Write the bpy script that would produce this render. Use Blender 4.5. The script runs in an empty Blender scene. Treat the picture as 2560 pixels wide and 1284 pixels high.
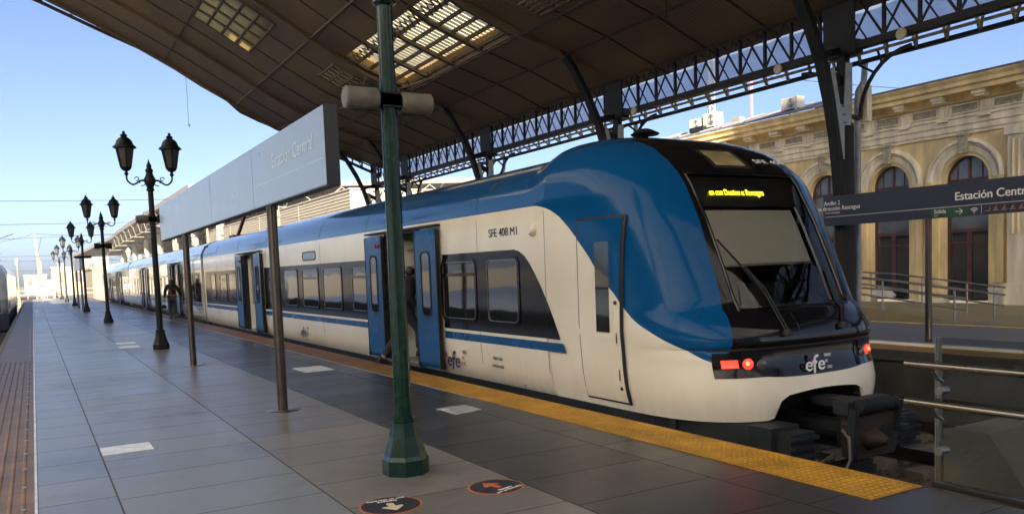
import bpy, bmesh, math, random
from mathutils import Vector, Matrix
random.seed(7)
D = bpy.data
scene = bpy.context.scene
COL = scene.collection
PI = math.pi

# ------------------------------------------------------------------ camera
cam_d = D.cameras.new('camera')
cam = D.objects.new('camera', cam_d); COL.objects.link(cam)
cam_d.sensor_width = 36; cam_d.lens = 2060/2560*36; cam_d.shift_y = 0.068
cam_d.clip_start = 0.05; cam_d.clip_end = 4000
CX = Vector((0.86392294, -0.50223527, -0.03737495))
CYd = Vector((-0.06870772, -0.04401895, -0.99666523))
CZf = Vector((0.49891523, 0.8636099, -0.07253642))
m3 = Matrix((CX, -CYd, -CZf)).transposed()
cam.matrix_world = Matrix.Translation((0, 0, 1.6)) @ m3.to_4x4()
scene.camera = cam

# ------------------------------------------------------------------ light
SUN_EL = math.radians(20)
sdir = Vector((-0.35, -0.937, 0)).normalized()*math.cos(SUN_EL) + Vector((0, 0, math.sin(SUN_EL)))
sun_d = D.lights.new('sun', 'SUN'); sun_d.energy = 5.0; sun_d.angle = math.radians(0.5); sun_d.color = (1.0, 0.86, 0.66)
sun = D.objects.new('sun', sun_d); COL.objects.link(sun)
sun.rotation_euler = sdir.to_track_quat('Z', 'Y').to_euler()
w = D.worlds.new('World'); scene.world = w; w.use_nodes = True
nt = w.node_tree
sky = nt.nodes.new('ShaderNodeTexSky'); sky.sky_type = 'NISHITA'; sky.sun_disc = False
sky.sun_elevation = SUN_EL; sky.sun_rotation = math.radians(200)
sky.air_density = 0.40; sky.dust_density = 2.0; sky.ozone_density = 1.8
nt.links.new(sky.outputs[0], nt.nodes['Background'].inputs[0])
nt.nodes['Background'].inputs[1].default_value = 0.05
scene.view_settings.view_transform = 'Standard'; scene.view_settings.look = 'None'
scene.view_settings.exposure = 2.58; scene.view_settings.gamma = 1.0
scene.render.engine = 'CYCLES'
scene.cycles.max_bounces = 8; scene.cycles.diffuse_bounces = 4; scene.cycles.transparent_max_bounces = 12

# ------------------------------------------------------------------ materials
def nodes_of(m):
    return m.node_tree.nodes, m.node_tree.links
def mat(name, col, rough=0.5, metal=0.0, coat=0.0, var=0.12, scale=3.0, bump=0.0, bscale=40.0, spec=0.5, emit=None, rvar=0.1, stretch=None):
    m = D.materials.new(name); m.use_nodes = True
    N, L = nodes_of(m); b = N['Principled BSDF']
    b.inputs['Roughness'].default_value = rough; b.inputs['Metallic'].default_value = metal
    b.inputs['Coat Weight'].default_value = coat; b.inputs['Coat Roughness'].default_value = 0.04
    b.inputs['Specular IOR Level'].default_value = spec
    tc = N.new('ShaderNodeTexCoord'); src = tc.outputs['Object']
    if stretch:
        mp = N.new('ShaderNodeMapping'); mp.inputs['Scale'].default_value = stretch
        L.new(src, mp.inputs[0]); src = mp.outputs[0]
    n = N.new('ShaderNodeTexNoise'); n.inputs['Scale'].default_value = scale; n.inputs['Detail'].default_value = 6
    L.new(src, n.inputs['Vector'])
    r = N.new('ShaderNodeMapRange'); r.inputs[1].default_value = 0.3; r.inputs[2].default_value = 0.7
    r.inputs[3].default_value = 1-var; r.inputs[4].default_value = 1+var
    L.new(n.outputs[0], r.inputs[0])
    mx = N.new('ShaderNodeVectorMath'); mx.operation = 'SCALE'
    mx.inputs[0].default_value = col[:3]; L.new(r.outputs[0], mx.inputs['Scale'])
    L.new(mx.outputs[0], b.inputs['Base Color'])
    if rvar:
        r2 = N.new('ShaderNodeMapRange'); r2.inputs[1].default_value = 0.3; r2.inputs[2].default_value = 0.7
        r2.inputs[3].default_value = max(0.02, rough-rvar*rough); r2.inputs[4].default_value = min(1, rough+rvar*rough*2)
        L.new(n.outputs[0], r2.inputs[0]); L.new(r2.outputs[0], b.inputs['Roughness'])
    if bump:
        n2 = N.new('ShaderNodeTexNoise'); n2.inputs['Scale'].default_value = bscale; n2.inputs['Detail'].default_value = 4
        L.new(src, n2.inputs['Vector'])
        bp = N.new('ShaderNodeBump'); bp.inputs['Strength'].default_value = bump; bp.inputs['Distance'].default_value = 0.02
        L.new(n2.outputs[0], bp.inputs['Height']); L.new(bp.outputs[0], b.inputs['Normal'])
    if emit:
        b.inputs['Emission Color'].default_value = (*emit[0], 1); b.inputs['Emission Strength'].default_value = emit[1]
    return m
def glass(name, tint, trans=1.0, ior=1.5, rough=0.01):
    m = D.materials.new(name); m.use_nodes = True
    N, L = nodes_of(m); N.remove(N['Principled BSDF'])
    t = N.new('ShaderNodeBsdfTransparent'); t.inputs[0].default_value = (*[c*trans for c in tint], 1)
    g = N.new('ShaderNodeBsdfGlossy'); g.inputs['Roughness'].default_value = rough
    f = N.new('ShaderNodeFresnel'); f.inputs[0].default_value = ior
    tc = N.new('ShaderNodeTexCoord'); n = N.new('ShaderNodeTexNoise'); n.inputs['Scale'].default_value = 1.3
    L.new(tc.outputs['Object'], n.inputs['Vector'])
    bp = N.new('ShaderNodeBump'); bp.inputs['Strength'].default_value = 0.06; bp.inputs['Distance'].default_value = 0.05
    L.new(n.outputs[0], bp.inputs['Height']); L.new(bp.outputs[0], g.inputs['Normal'])
    x = N.new('ShaderNodeMixShader'); L.new(f.outputs[0], x.inputs[0]); L.new(t.outputs[0], x.inputs[1]); L.new(g.outputs[0], x.inputs[2])
    L.new(x.outputs[0], N['Material Output'].inputs[0])
    return m
def translucent(name, col, mix=0.6, thru=0.0):
    m = D.materials.new(name); m.use_nodes = True
    N, L = nodes_of(m); N.remove(N['Principled BSDF'])
    tc = N.new('ShaderNodeTexCoord'); n = N.new('ShaderNodeTexNoise'); n.inputs['Scale'].default_value = 1.6; n.inputs['Detail'].default_value = 5
    L.new(tc.outputs['Object'], n.inputs['Vector'])
    r = N.new('ShaderNodeMapRange'); r.inputs[1].default_value = .3; r.inputs[2].default_value = .7; r.inputs[3].default_value = .75; r.inputs[4].default_value = 1.1
    L.new(n.outputs[0], r.inputs[0])
    s = N.new('ShaderNodeVectorMath'); s.operation = 'SCALE'; s.inputs[0].default_value = col; L.new(r.outputs[0], s.inputs['Scale'])
    a = N.new('ShaderNodeBsdfTranslucent'); d = N.new('ShaderNodeBsdfDiffuse')
    L.new(s.outputs[0], a.inputs[0]); L.new(s.outputs[0], d.inputs[0])
    x = N.new('ShaderNodeMixShader'); x.inputs[0].default_value = mix
    L.new(d.outputs[0], x.inputs[1]); L.new(a.outputs[0], x.inputs[2])
    out = x.outputs[0]
    if thru:
        t = N.new('ShaderNodeBsdfTransparent'); t.inputs[0].default_value = (*col, 1)
        y = N.new('ShaderNodeMixShader'); y.inputs[0].default_value = thru
        L.new(out, y.inputs[1]); L.new(t.outputs[0], y.inputs[2]); out = y.outputs[0]
    L.new(out, N['Material Output'].inputs[0])
    return m

CREAM = (0.78, 0.73, 0.62); BLUE = (0.002, 0.068, 0.21); BLACK = (0.006, 0.006, 0.008)
M = {}
M['cream'] = mat('cream_paint', CREAM, .22, coat=1, var=.05, scale=1.2)
M['blue'] = mat('blue_paint', BLUE, .25, coat=.12, spec=.25, var=.10, scale=1.2)
M['black_gloss'] = mat('black_gloss', BLACK, .10, coat=.15, spec=.3, var=.1)
M['black_rubber'] = mat('black_rubber', (.012, .012, .013), .6)
M['under'] = mat('underframe_grey', (.016, .019, .023), .5, spec=.35, var=.25, scale=4)
M['dark_iron'] = mat('dark_iron', (.009, .010, .013), .55, spec=.3, var=.3, scale=5, bump=.1)
M['iron'] = mat('station_iron', (.010, .011, .013), .6, spec=.3, var=.3, scale=3, bump=.15)
M['iron_brown'] = mat('brown_iron', (.045, .036, .03), .6, var=.3, scale=3)
M['web'] = mat('grey_plate', (.28, .31, .32), .55, var=.25, scale=3, bump=.2, bscale=25)
M['lace'] = mat('pale_lacing', (.42, .38, .30), .6, var=.25, scale=6)
M['green'] = mat('green_gloss', (.003, .024, .018), .25, coat=.12, spec=.3, var=.2, scale=6)
M['lamp_black'] = mat('lamp_black', (.006, .008, .009), .4, spec=.25, var=.25)
M['milky'] = translucent('milky_glass', (.17, .165, .15), .5)
M['steel'] = mat('brushed_steel', (.34, .32, .30), .3, metal=1, var=.1, scale=8, stretch=(20, 20, 1))
M['steel_dark'] = mat('bronze_steel', (.11, .095, .085), .32, metal=1, var=.12, scale=8)
M['sign_white'] = mat('sign_panel', (.27, .325, .37), .3, coat=.3, var=.05, scale=2)
M['sign_navy'] = mat('sign_navy', (.014, .021, .05), .4, var=.1)
M['sign_frame'] = mat('sign_frame', (.05, .05, .055), .4, metal=.5)
M['white'] = mat('white_paint', (.78, .78, .76), .45, var=.05)
M['letter_white'] = mat('letter_white', (.8, .8, .8), .5, var=.03)
M['letter_pale'] = mat('letter_pale', (.55, .64, .72), .3, coat=.3, var=.03)
M['letter_dark'] = mat('letter_dark', (.008, .008, .01), .5)
M['navy'] = mat('logo_navy', (.010, .012, .05), .4)
M['dull_red'] = mat('dull_red', (.22, .03, .02), .5)
M['pink'] = mat('logo_pink', (.55, .12, .22), .5)
M['green_sign'] = mat('sign_green', (.012, .07, .03), .45)
M['plum'] = mat('sign_plum', (.03, .012, .03), .45)
M['icon'] = mat('icon_pale', (.35, .22, .22), .5)
M['led'] = mat('led_yellow', (.2, .2, .02), .5, emit=((1.0, .85, .02), .9))
M['red_lamp'] = mat('red_lamp', (.35, .01, .01), .2, coat=1, emit=((1.0, .035, .02), .5))
M['red_core'] = mat('red_lamp_core', (.4, .02, .01), .2, emit=((1.0, .10, .04), 1.2))
M['blind'] = mat('grey_blind', (.50, .47, .41), .8, var=.05, scale=2)
M['cab_dark'] = mat('cab_dark', (.016, .017, .018), .6)
M['cab_grey'] = mat('cab_grey', (.2, .2, .19), .6)
M['interior'] = mat('interior_cream', (.82, .80, .74), .45, var=.05)
M['win'] = glass('train_glass', (.22, .25, .28), 1.0, 1.7)
M['shield'] = glass('windshield_glass', (.82, .84, .82), .95, 1.5)
M['clear'] = glass('barrier_glass', (.86, .9, .9), .93, 1.45)
M['rust'] = mat('rust', (.022, .013, .011), .7, var=.4, scale=10, bump=.3)
M['hose'] = mat('hose', (.2, .19, .17), .4, metal=.6)
M['stucco'] = mat('ochre_stucco', (.70, .53, .25), .85, var=.30, scale=1.0, bump=.25, bscale=14, stretch=(1, 2.2, .55))
M['stucco_pale'] = mat('pale_stucco', (.72, .63, .44), .85, var=.28, scale=1.2, bump=.25, bscale=16, stretch=(1, 2.4, .5))
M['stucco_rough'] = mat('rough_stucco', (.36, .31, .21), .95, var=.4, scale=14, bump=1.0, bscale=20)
M['patch'] = mat('bare_plaster', (.55, .52, .45), .9, var=.2, scale=4, bump=.3)
M['brown_wood'] = mat('brown_wood', (.075, .03, .022), .5, var=.25, scale=5)
M['pane'] = mat('dark_pane', (.02, .023, .025), .05, coat=1, var=.3, scale=.8)
def wavy(m, sc, st):
    N, L = nodes_of(m); b = N['Principled BSDF']; tc = N.new('ShaderNodeTexCoord'); n = N.new('ShaderNodeTexNoise'); n.inputs['Scale'].default_value = sc; n.inputs['Detail'].default_value = 1
    L.new(tc.outputs['Object'], n.inputs['Vector']); bp = N.new('ShaderNodeBump'); bp.inputs['Strength'].default_value = st; bp.inputs['Distance'].default_value = .05
    L.new(n.outputs[0], bp.inputs['Height']); L.new(bp.outputs[0], b.inputs['Normal']); L.new(bp.outputs[0], b.inputs['Coat Normal'])
M['train_pane'] = mat('train_pane', (.012, .014, .016), .04, coat=1, spec=.8, var=.3, scale=.8); wavy(M['train_pane'], 1.1, .09)
M['pane_grey'] = mat('dusty_pane', (.10, .105, .10), .15, coat=.6, var=.35, scale=.9)
M['slate'] = mat('slate_roof', (.12, .115, .135), .6, var=.2, scale=2, bump=.3)
M['ac'] = mat('ac_white', (.42, .40, .34), .5, var=.08)
M['concrete'] = mat('concrete', (.10, .09, .072), .9, var=.3, scale=3, bump=.4, bscale=12)
M['concrete_dark'] = mat('sooty_concrete', (.075, .07, .062), .9, var=.4, scale=2, bump=.4, bscale=9)
M['pale_wall'] = mat('pale_ribbed', (.24, .22, .18), .6, var=.06)
M['mast'] = mat('pale_mast', (.17, .145, .105), .7, var=.1)
M['canopy_grey'] = mat('canopy_grey', (.13, .125, .13), .7, var=.12)
M['far_white'] = mat('far_white', (.22, .20, .17), .6)
M['red_iron'] = mat('red_iron', (.13, .018, .02), .5, var=.2)
M['speaker'] = mat('speaker_beige', (.125, .115, .095), .5, var=.3, scale=9, bump=.1)
M['ballast'] = mat('ballast', (.12, .10, .085), .95, var=.6, scale=22, bump=1.0, bscale=26)
M['earth'] = mat('earth', (.13, .11, .08), .95, var=.25, scale=.15, bump=.3, bscale=3)
M['sleeper'] = mat('sleeper', (.17, .14, .11), .9, var=.35, scale=5, bump=.4)
M['rail'] = mat('rail', (.16, .14, .13), .35, metal=1, var=.3)
M['skin'] = mat('skin', (.30, .17, .11), .55, var=.05)
M['coat'] = mat('dark_coat', (.012, .011, .013), .85, var=.2, scale=12)
M['denim'] = mat('dark_denim', (.022, .026, .042), .85, var=.2, scale=12)
M['hair'] = mat('dark_hair', (.010, .008, .007), .55, var=.3, scale=20)
M['belt'] = mat('orange_belt', (.35, .12, .04), .7)
M['sticker'] = mat('sticker_white', (.62, .66, .70), .4, var=.22, scale=7)
M['sticker_worn'] = mat('sticker_worn', (.35, .37, .40), .5, var=.3, scale=9)
M['sticker_navy'] = mat('sticker_navy', (.018, .022, .035), .5, var=.3, scale=8)
M['orange'] = mat('sticker_orange', (.50, .13, .045), .5, var=.15, scale=6)
M['beige'] = mat('sticker_beige', (.55, .46, .33), .5, var=.1)
M['yellow_line'] = mat('yellow_line', (.72, .46, .06), .7, var=.25, scale=5)
M['plat2'] = mat('asphalt_paving', (.13, .13, .14), .5, var=.18, scale=1.3, bump=.15)
M['ochre_floor'] = mat('ochre_floor', (.26, .20, .10), .6, var=.2, scale=2)
M['skylight'] = translucent('yellowed_sheet', (.98, .82, .46), .95)
M['skylight_dim'] = translucent('dim_sheet', (.50, .37, .15), .85)
M['fill_sheet'] = translucent('fill_light_sheet', (.92, .91, .86), .92)
M['poly'] = translucent('pale_sheet', (.55, .62, .74), .7, .35)
M['gold'] = mat('brass_rail', (.26, .235, .19), .28, metal=1, var=.1)

# ceiling: brown profiled sheet with fine ribs and stains
def ceiling_mat():
    m = mat('brown_ceiling', (.120, .080, .045), .6, var=.35, scale=.7, stretch=(1, .5, 1))
    N, L = nodes_of(m); b = N['Principled BSDF']
    tc = N.new('ShaderNodeTexCoord'); wv = N.new('ShaderNodeTexWave'); wv.bands_direction = 'Y'; wv.inputs['Scale'].default_value = 2.6
    wv.inputs['Distortion'].default_value = .3
    L.new(tc.outputs['Object'], wv.inputs['Vector'])
    bp = N.new('ShaderNodeBump'); bp.inputs['Strength'].default_value = .35; bp.inputs['Distance'].default_value = .03
    L.new(wv.outputs[0], bp.inputs['Height']); L.new(bp.outputs[0], b.inputs['Normal'])
    return m
M['ceiling'] = ceiling_mat()

def fcurve(N, L, src, lo, hi, pts, olo, ohi):
    r = N.new('ShaderNodeMapRange'); r.inputs[1].default_value = lo; r.inputs[2].default_value = hi
    L.new(src, r.inputs[0])
    c = N.new('ShaderNodeFloatCurve'); cu = c.mapping.curves[0]
    P = [((x-lo)/(hi-lo), (y-olo)/(ohi-olo)) for x, y in pts]
    cu.points[0].location = P[0]; cu.points[1].location = P[-1]
    for p in P[1:-1]: cu.points.new(*p)
    for p in cu.points: p.handle_type = 'AUTO_CLAMPED'
    c.mapping.update()
    L.new(r.outputs[0], c.inputs['Value'])
    r2 = N.new('ShaderNodeMapRange'); r2.inputs[3].default_value = olo; r2.inputs[4].default_value = ohi
    L.new(c.outputs[0], r2.inputs[0])
    return r2.outputs[0]
TX, TY = 6.8, 5.5
def livery_mat(name, with_black=True, gloss=None, top=BLUE):
    m = mat(name, CREAM, .14, coat=.06 if with_black else .8, spec=.14 if with_black else .5, var=.05, scale=1.2)
    N, L = nodes_of(m); b = N['Principled BSDF']
    if gloss: b.inputs['Coat Weight'].default_value, b.inputs['Specular IOR Level'].default_value = gloss
    scl = [n for n in N if n.type == 'VECT_MATH'][0]
    tc = N.new('ShaderNodeTexCoord'); sp = N.new('ShaderNodeSeparateXYZ'); L.new(tc.outputs['Object'], sp.inputs[0])
    zb = [(5.5, .385), (5.58, .42), (5.7, .48), (5.82, .55), (5.96, .63), (6.08, .71), (6.31, .82), (6.46, .89), (6.63, .97), (6.77, 1.06), (7.0, 1.28), (7.29, 1.54), (7.48, 1.73), (7.67, 1.9), (7.88, 2.07), (8.07, 2.19), (8.31, 2.28), (8.6, 2.32), (8.9, 2.32)]
    zc = fcurve(N, L, sp.outputs[1], 0, 3.4, [(y-TY, z) for y, z in zb], 0, 2.5)
    def cmp(a, bb):
        s = N.new('ShaderNodeMath'); s.operation = 'SUBTRACT'; L.new(a, s.inputs[0]); L.new(bb, s.inputs[1])
        k = N.new('ShaderNodeMath'); k.operation = 'MULTIPLY_ADD'; k.use_clamp = True; k.inputs[1].default_value = 250; k.inputs[2].default_value = .5
        L.new(s.outputs[0], k.inputs[0]); return k.outputs[0]
    f1 = cmp(sp.outputs[2], zc)
    def mixc(f, a, col):
        x = N.new('ShaderNodeMix'); x.data_type = 'RGBA'; L.new(f, x.inputs[0]); L.new(a, x.inputs[6]); x.inputs[7].default_value = (*col, 1); return x.outputs[2]
    # brake dust and streaks low on the body
    mpg = N.new('ShaderNodeMapping'); mpg.inputs['Scale'].default_value = (2, 5, .8); L.new(tc.outputs['Object'], mpg.inputs[0])
    ng = N.new('ShaderNodeTexNoise'); ng.inputs['Scale'].default_value = 2.4; ng.inputs['Detail'].default_value = 8; L.new(mpg.outputs[0], ng.inputs['Vector'])
    hz_ = N.new('ShaderNodeMapRange'); hz_.inputs[1].default_value = 0; hz_.inputs[2].default_value = .55; hz_.inputs[3].default_value = .30; hz_.inputs[4].default_value = .05; L.new(sp.outputs[2], hz_.inputs[0])
    dm = N.new('ShaderNodeMath'); dm.operation = 'MULTIPLY'; L.new(ng.outputs[0], dm.inputs[0]); L.new(hz_.outputs[0], dm.inputs[1])
    c = mixc(f1, mixc(dm.outputs[0], scl.outputs[0], (.16, .12, .08)), top)
    if with_black:
        xb = fcurve(N, L, sp.outputs[2], 0, 3.2, [(0, 1.08), (.55, 1.08), (.72, 1.03), (.9, 1.0), (1.15, .94), (1.63, .90), (2.17, .87), (2.57, .86), (2.8, .84), (2.95, .82), (3.05, .78), (3.12, .75), (3.2, .75)], 0, 2)
        ax = N.new('ShaderNodeMath'); ax.operation = 'ABSOLUTE'; L.new(sp.outputs[0], ax.inputs[0])
        f2 = cmp(xb, ax.outputs[0])
        mu = N.new('ShaderNodeMath'); mu.operation = 'MULTIPLY'; L.new(f1, mu.inputs[0]); L.new(f2, mu.inputs[1])
        c = mixc(mu.outputs[0], c, BLACK)
        cw = N.new('ShaderNodeMapRange'); cw.inputs[3].default_value = .06; cw.inputs[4].default_value = .45; L.new(mu.outputs[0], cw.inputs[0]); L.new(cw.outputs[0], b.inputs['Coat Weight'])
    L.new(c, b.inputs['Base Color'])
    return m
M['livery'] = livery_mat('train_livery')
M['livery_sky_top'] = livery_mat('train_livery_sky_top', False, top=(.20, .28, .38))  # pale top colour paints the reflected sky onto the far car roofs
M['livery_sky_top'].node_tree.nodes['Principled BSDF'].inputs['Coat IOR'].default_value = 2.0
M['livery_sky_top'].node_tree.nodes['Principled BSDF'].inputs['Coat Weight'].default_value = 1
M['livery_near'] = livery_mat('near_car_livery', False, (.35, .3))

def floor_mat():
    m = D.materials.new('platform_tiles'); m.use_nodes = True
    N, L = nodes_of(m); b = N['Principled BSDF']
    tc = N.new('ShaderNodeTexCoord'); sp = N.new('ShaderNodeSeparateXYZ'); L.new(tc.outputs['Object'], sp.inputs[0])
    X, Y = sp.outputs[0], sp.outputs[1]
    def math_(op, a, bb=None, clamp=False):
        n = N.new('ShaderNodeMath'); n.operation = op; n.use_clamp = clamp
        for i, v in enumerate((a, bb)):
            if v is None: continue
            if isinstance(v, (int, float)): n.inputs[i].default_value = v
            else: L.new(v, n.inputs[i])
        return n.outputs[0]
    def gt(a, v): return math_('GREATER_THAN', a, v)
    edges = [-0.08, .44, 1.75, 3.04, 4.22]
    band = None; joint = None
    for e in edges:
        g = gt(X, e); band = g if band is None else math_('ADD', band, g)
        d = math_('ABSOLUTE', math_('SUBTRACT', X, e)); j = math_('LESS_THAN', d, .0065)
        joint = j if joint is None else math_('MAXIMUM', joint, j)
    # row joints, each band with its own shift
    off = math_('MULTIPLY', math_('SUBTRACT', math_('MULTIPLY', band, .37), math_('FLOOR', math_('MULTIPLY', band, .37))), .35)
    yy = math_('DIVIDE', math_('SUBTRACT', math_('ADD', Y, off), .14), .75)
    row = math_('FLOOR', yy); fr = math_('SUBTRACT', yy, row)
    jy = math_('LESS_THAN', math_('MINIMUM', fr, math_('SUBTRACT', 1.0, fr)), .0075)
    joint = math_('MAXIMUM', joint, jy)
    cb = N.new('ShaderNodeCombineXYZ'); L.new(row, cb.inputs[0]); L.new(band, cb.inputs[1])
    wn = N.new('ShaderNodeTexWhiteNoise'); wn.noise_dimensions = '3D'; L.new(cb.outputs[0], wn.inputs['Vector'])
    rnd = wn.outputs['Value']
    # band colour
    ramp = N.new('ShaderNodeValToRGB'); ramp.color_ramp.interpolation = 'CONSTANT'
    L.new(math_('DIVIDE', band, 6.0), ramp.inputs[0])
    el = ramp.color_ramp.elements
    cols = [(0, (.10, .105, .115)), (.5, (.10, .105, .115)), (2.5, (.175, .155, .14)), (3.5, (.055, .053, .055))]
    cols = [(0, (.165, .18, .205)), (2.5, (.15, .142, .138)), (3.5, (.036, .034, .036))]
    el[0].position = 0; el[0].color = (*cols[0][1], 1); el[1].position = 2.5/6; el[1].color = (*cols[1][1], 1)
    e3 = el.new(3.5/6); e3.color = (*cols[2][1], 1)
    nz = N.new('ShaderNodeTexNoise'); nz.inputs['Scale'].default_value = 1.7; nz.inputs['Detail'].default_value = 8; nz.inputs['Roughness'].default_value = .65
    mp = N.new('ShaderNodeMapping'); mp.inputs['Scale'].default_value = (.7, 2.2, 1); L.new(tc.outputs['Object'], mp.inputs[0]); L.new(mp.outputs[0], nz.inputs['Vector'])
    n3 = N.new('ShaderNodeTexNoise'); n3.inputs['Scale'].default_value = 90; n3.inputs['Detail'].default_value = 2; L.new(tc.outputs['Object'], n3.inputs['Vector'])
    v = math_('ADD', math_('ADD', .42, math_('MULTIPLY', rnd, .48)), math_('ADD', math_('MULTIPLY', nz.outputs[0], .45), math_('MULTIPLY', n3.outputs[0], .24)))
    n4 = N.new('ShaderNodeTexNoise'); n4.inputs['Scale'].default_value = .55; n4.inputs['Detail'].default_value = 10; n4.inputs['Roughness'].default_value = .75; n4.inputs['Distortion'].default_value = .6; L.new(tc.outputs['Object'], n4.inputs['Vector'])
    st = N.new('ShaderNodeMapRange'); st.inputs[1].default_value = .50; st.inputs[2].default_value = .68; st.inputs[3].default_value = 1.0; st.inputs[4].default_value = .70; L.new(n4.outputs[0], st.inputs[0])
    vo = N.new('ShaderNodeTexVoronoi'); vo.inputs['Scale'].default_value = 2.3; L.new(tc.outputs['Object'], vo.inputs['Vector'])
    gum = math_('LESS_THAN', vo.outputs['Distance'], .045)
    v = math_('MULTIPLY', math_('MULTIPLY', v, st.outputs[0]), math_('SUBTRACT', 1.0, math_('MULTIPLY', gum, .4)))
    v = math_('MULTIPLY', v, math_('SUBTRACT', 1.0, math_('MULTIPLY', joint, .78)))
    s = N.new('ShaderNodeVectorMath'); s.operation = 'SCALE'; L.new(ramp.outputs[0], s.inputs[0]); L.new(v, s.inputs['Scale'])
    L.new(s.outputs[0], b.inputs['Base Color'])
    ro = math_('ADD', math_('SUBTRACT', .38, math_('MULTIPLY', st.outputs[0], .16)), math_('ADD', math_('MULTIPLY', nz.outputs[0], .16), math_('ADD', math_('MULTIPLY', rnd, .10), math_('MULTIPLY', joint, .4))))
    L.new(ro, b.inputs['Roughness'])
    bp = N.new('ShaderNodeBump'); bp.inputs['Strength'].default_value = .12; bp.inputs['Distance'].default_value = .004
    L.new(math_('SUBTRACT', math_('ADD', n3.outputs[0], math_('MULTIPLY', rnd, .0)), math_('MULTIPLY', joint, 3)), bp.inputs['Height']); L.new(bp.outputs[0], b.inputs['Normal'])
    b.inputs['Specular IOR Level'].default_value = .6
    return m
M['tiles'] = floor_mat()

def tactile_mat(name, near, far, y0, y1, dirt=.55):
    m = D.materials.new(name); m.use_nodes = True
    N, L = nodes_of(m); b = N['Principled BSDF']
    tc = N.new('ShaderNodeTexCoord'); sp = N.new('ShaderNodeSeparateXYZ'); L.new(tc.outputs['Object'], sp.inputs[0])
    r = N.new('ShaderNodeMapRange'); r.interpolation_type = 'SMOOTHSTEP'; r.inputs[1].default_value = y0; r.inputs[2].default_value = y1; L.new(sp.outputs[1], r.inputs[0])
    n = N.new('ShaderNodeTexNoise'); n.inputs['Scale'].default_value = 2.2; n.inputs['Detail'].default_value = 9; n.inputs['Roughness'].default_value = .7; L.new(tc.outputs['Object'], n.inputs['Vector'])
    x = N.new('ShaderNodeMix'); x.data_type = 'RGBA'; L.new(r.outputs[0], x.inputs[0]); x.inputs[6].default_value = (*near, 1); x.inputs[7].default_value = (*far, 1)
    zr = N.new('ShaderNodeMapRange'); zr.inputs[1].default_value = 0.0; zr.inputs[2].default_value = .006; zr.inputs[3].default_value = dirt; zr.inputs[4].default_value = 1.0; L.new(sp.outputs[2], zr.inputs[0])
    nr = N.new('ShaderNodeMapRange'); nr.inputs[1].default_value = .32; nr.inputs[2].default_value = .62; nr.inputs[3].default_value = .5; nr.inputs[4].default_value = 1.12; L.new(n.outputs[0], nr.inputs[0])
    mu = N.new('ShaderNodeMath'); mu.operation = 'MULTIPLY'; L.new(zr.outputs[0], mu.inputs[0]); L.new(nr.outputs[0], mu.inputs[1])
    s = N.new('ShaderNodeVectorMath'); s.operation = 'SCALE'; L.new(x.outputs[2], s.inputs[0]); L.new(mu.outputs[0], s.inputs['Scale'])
    L.new(s.outputs[0], b.inputs['Base Color']); b.inputs['Roughness'].default_value = .5
    return m
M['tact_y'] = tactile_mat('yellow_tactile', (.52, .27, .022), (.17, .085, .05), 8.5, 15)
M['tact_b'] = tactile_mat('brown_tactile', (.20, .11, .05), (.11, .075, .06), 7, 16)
M['tact_o'] = tactile_mat('orange_tactile', (.50, .29, .07), (.45, .26, .07), 5, 60)

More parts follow.
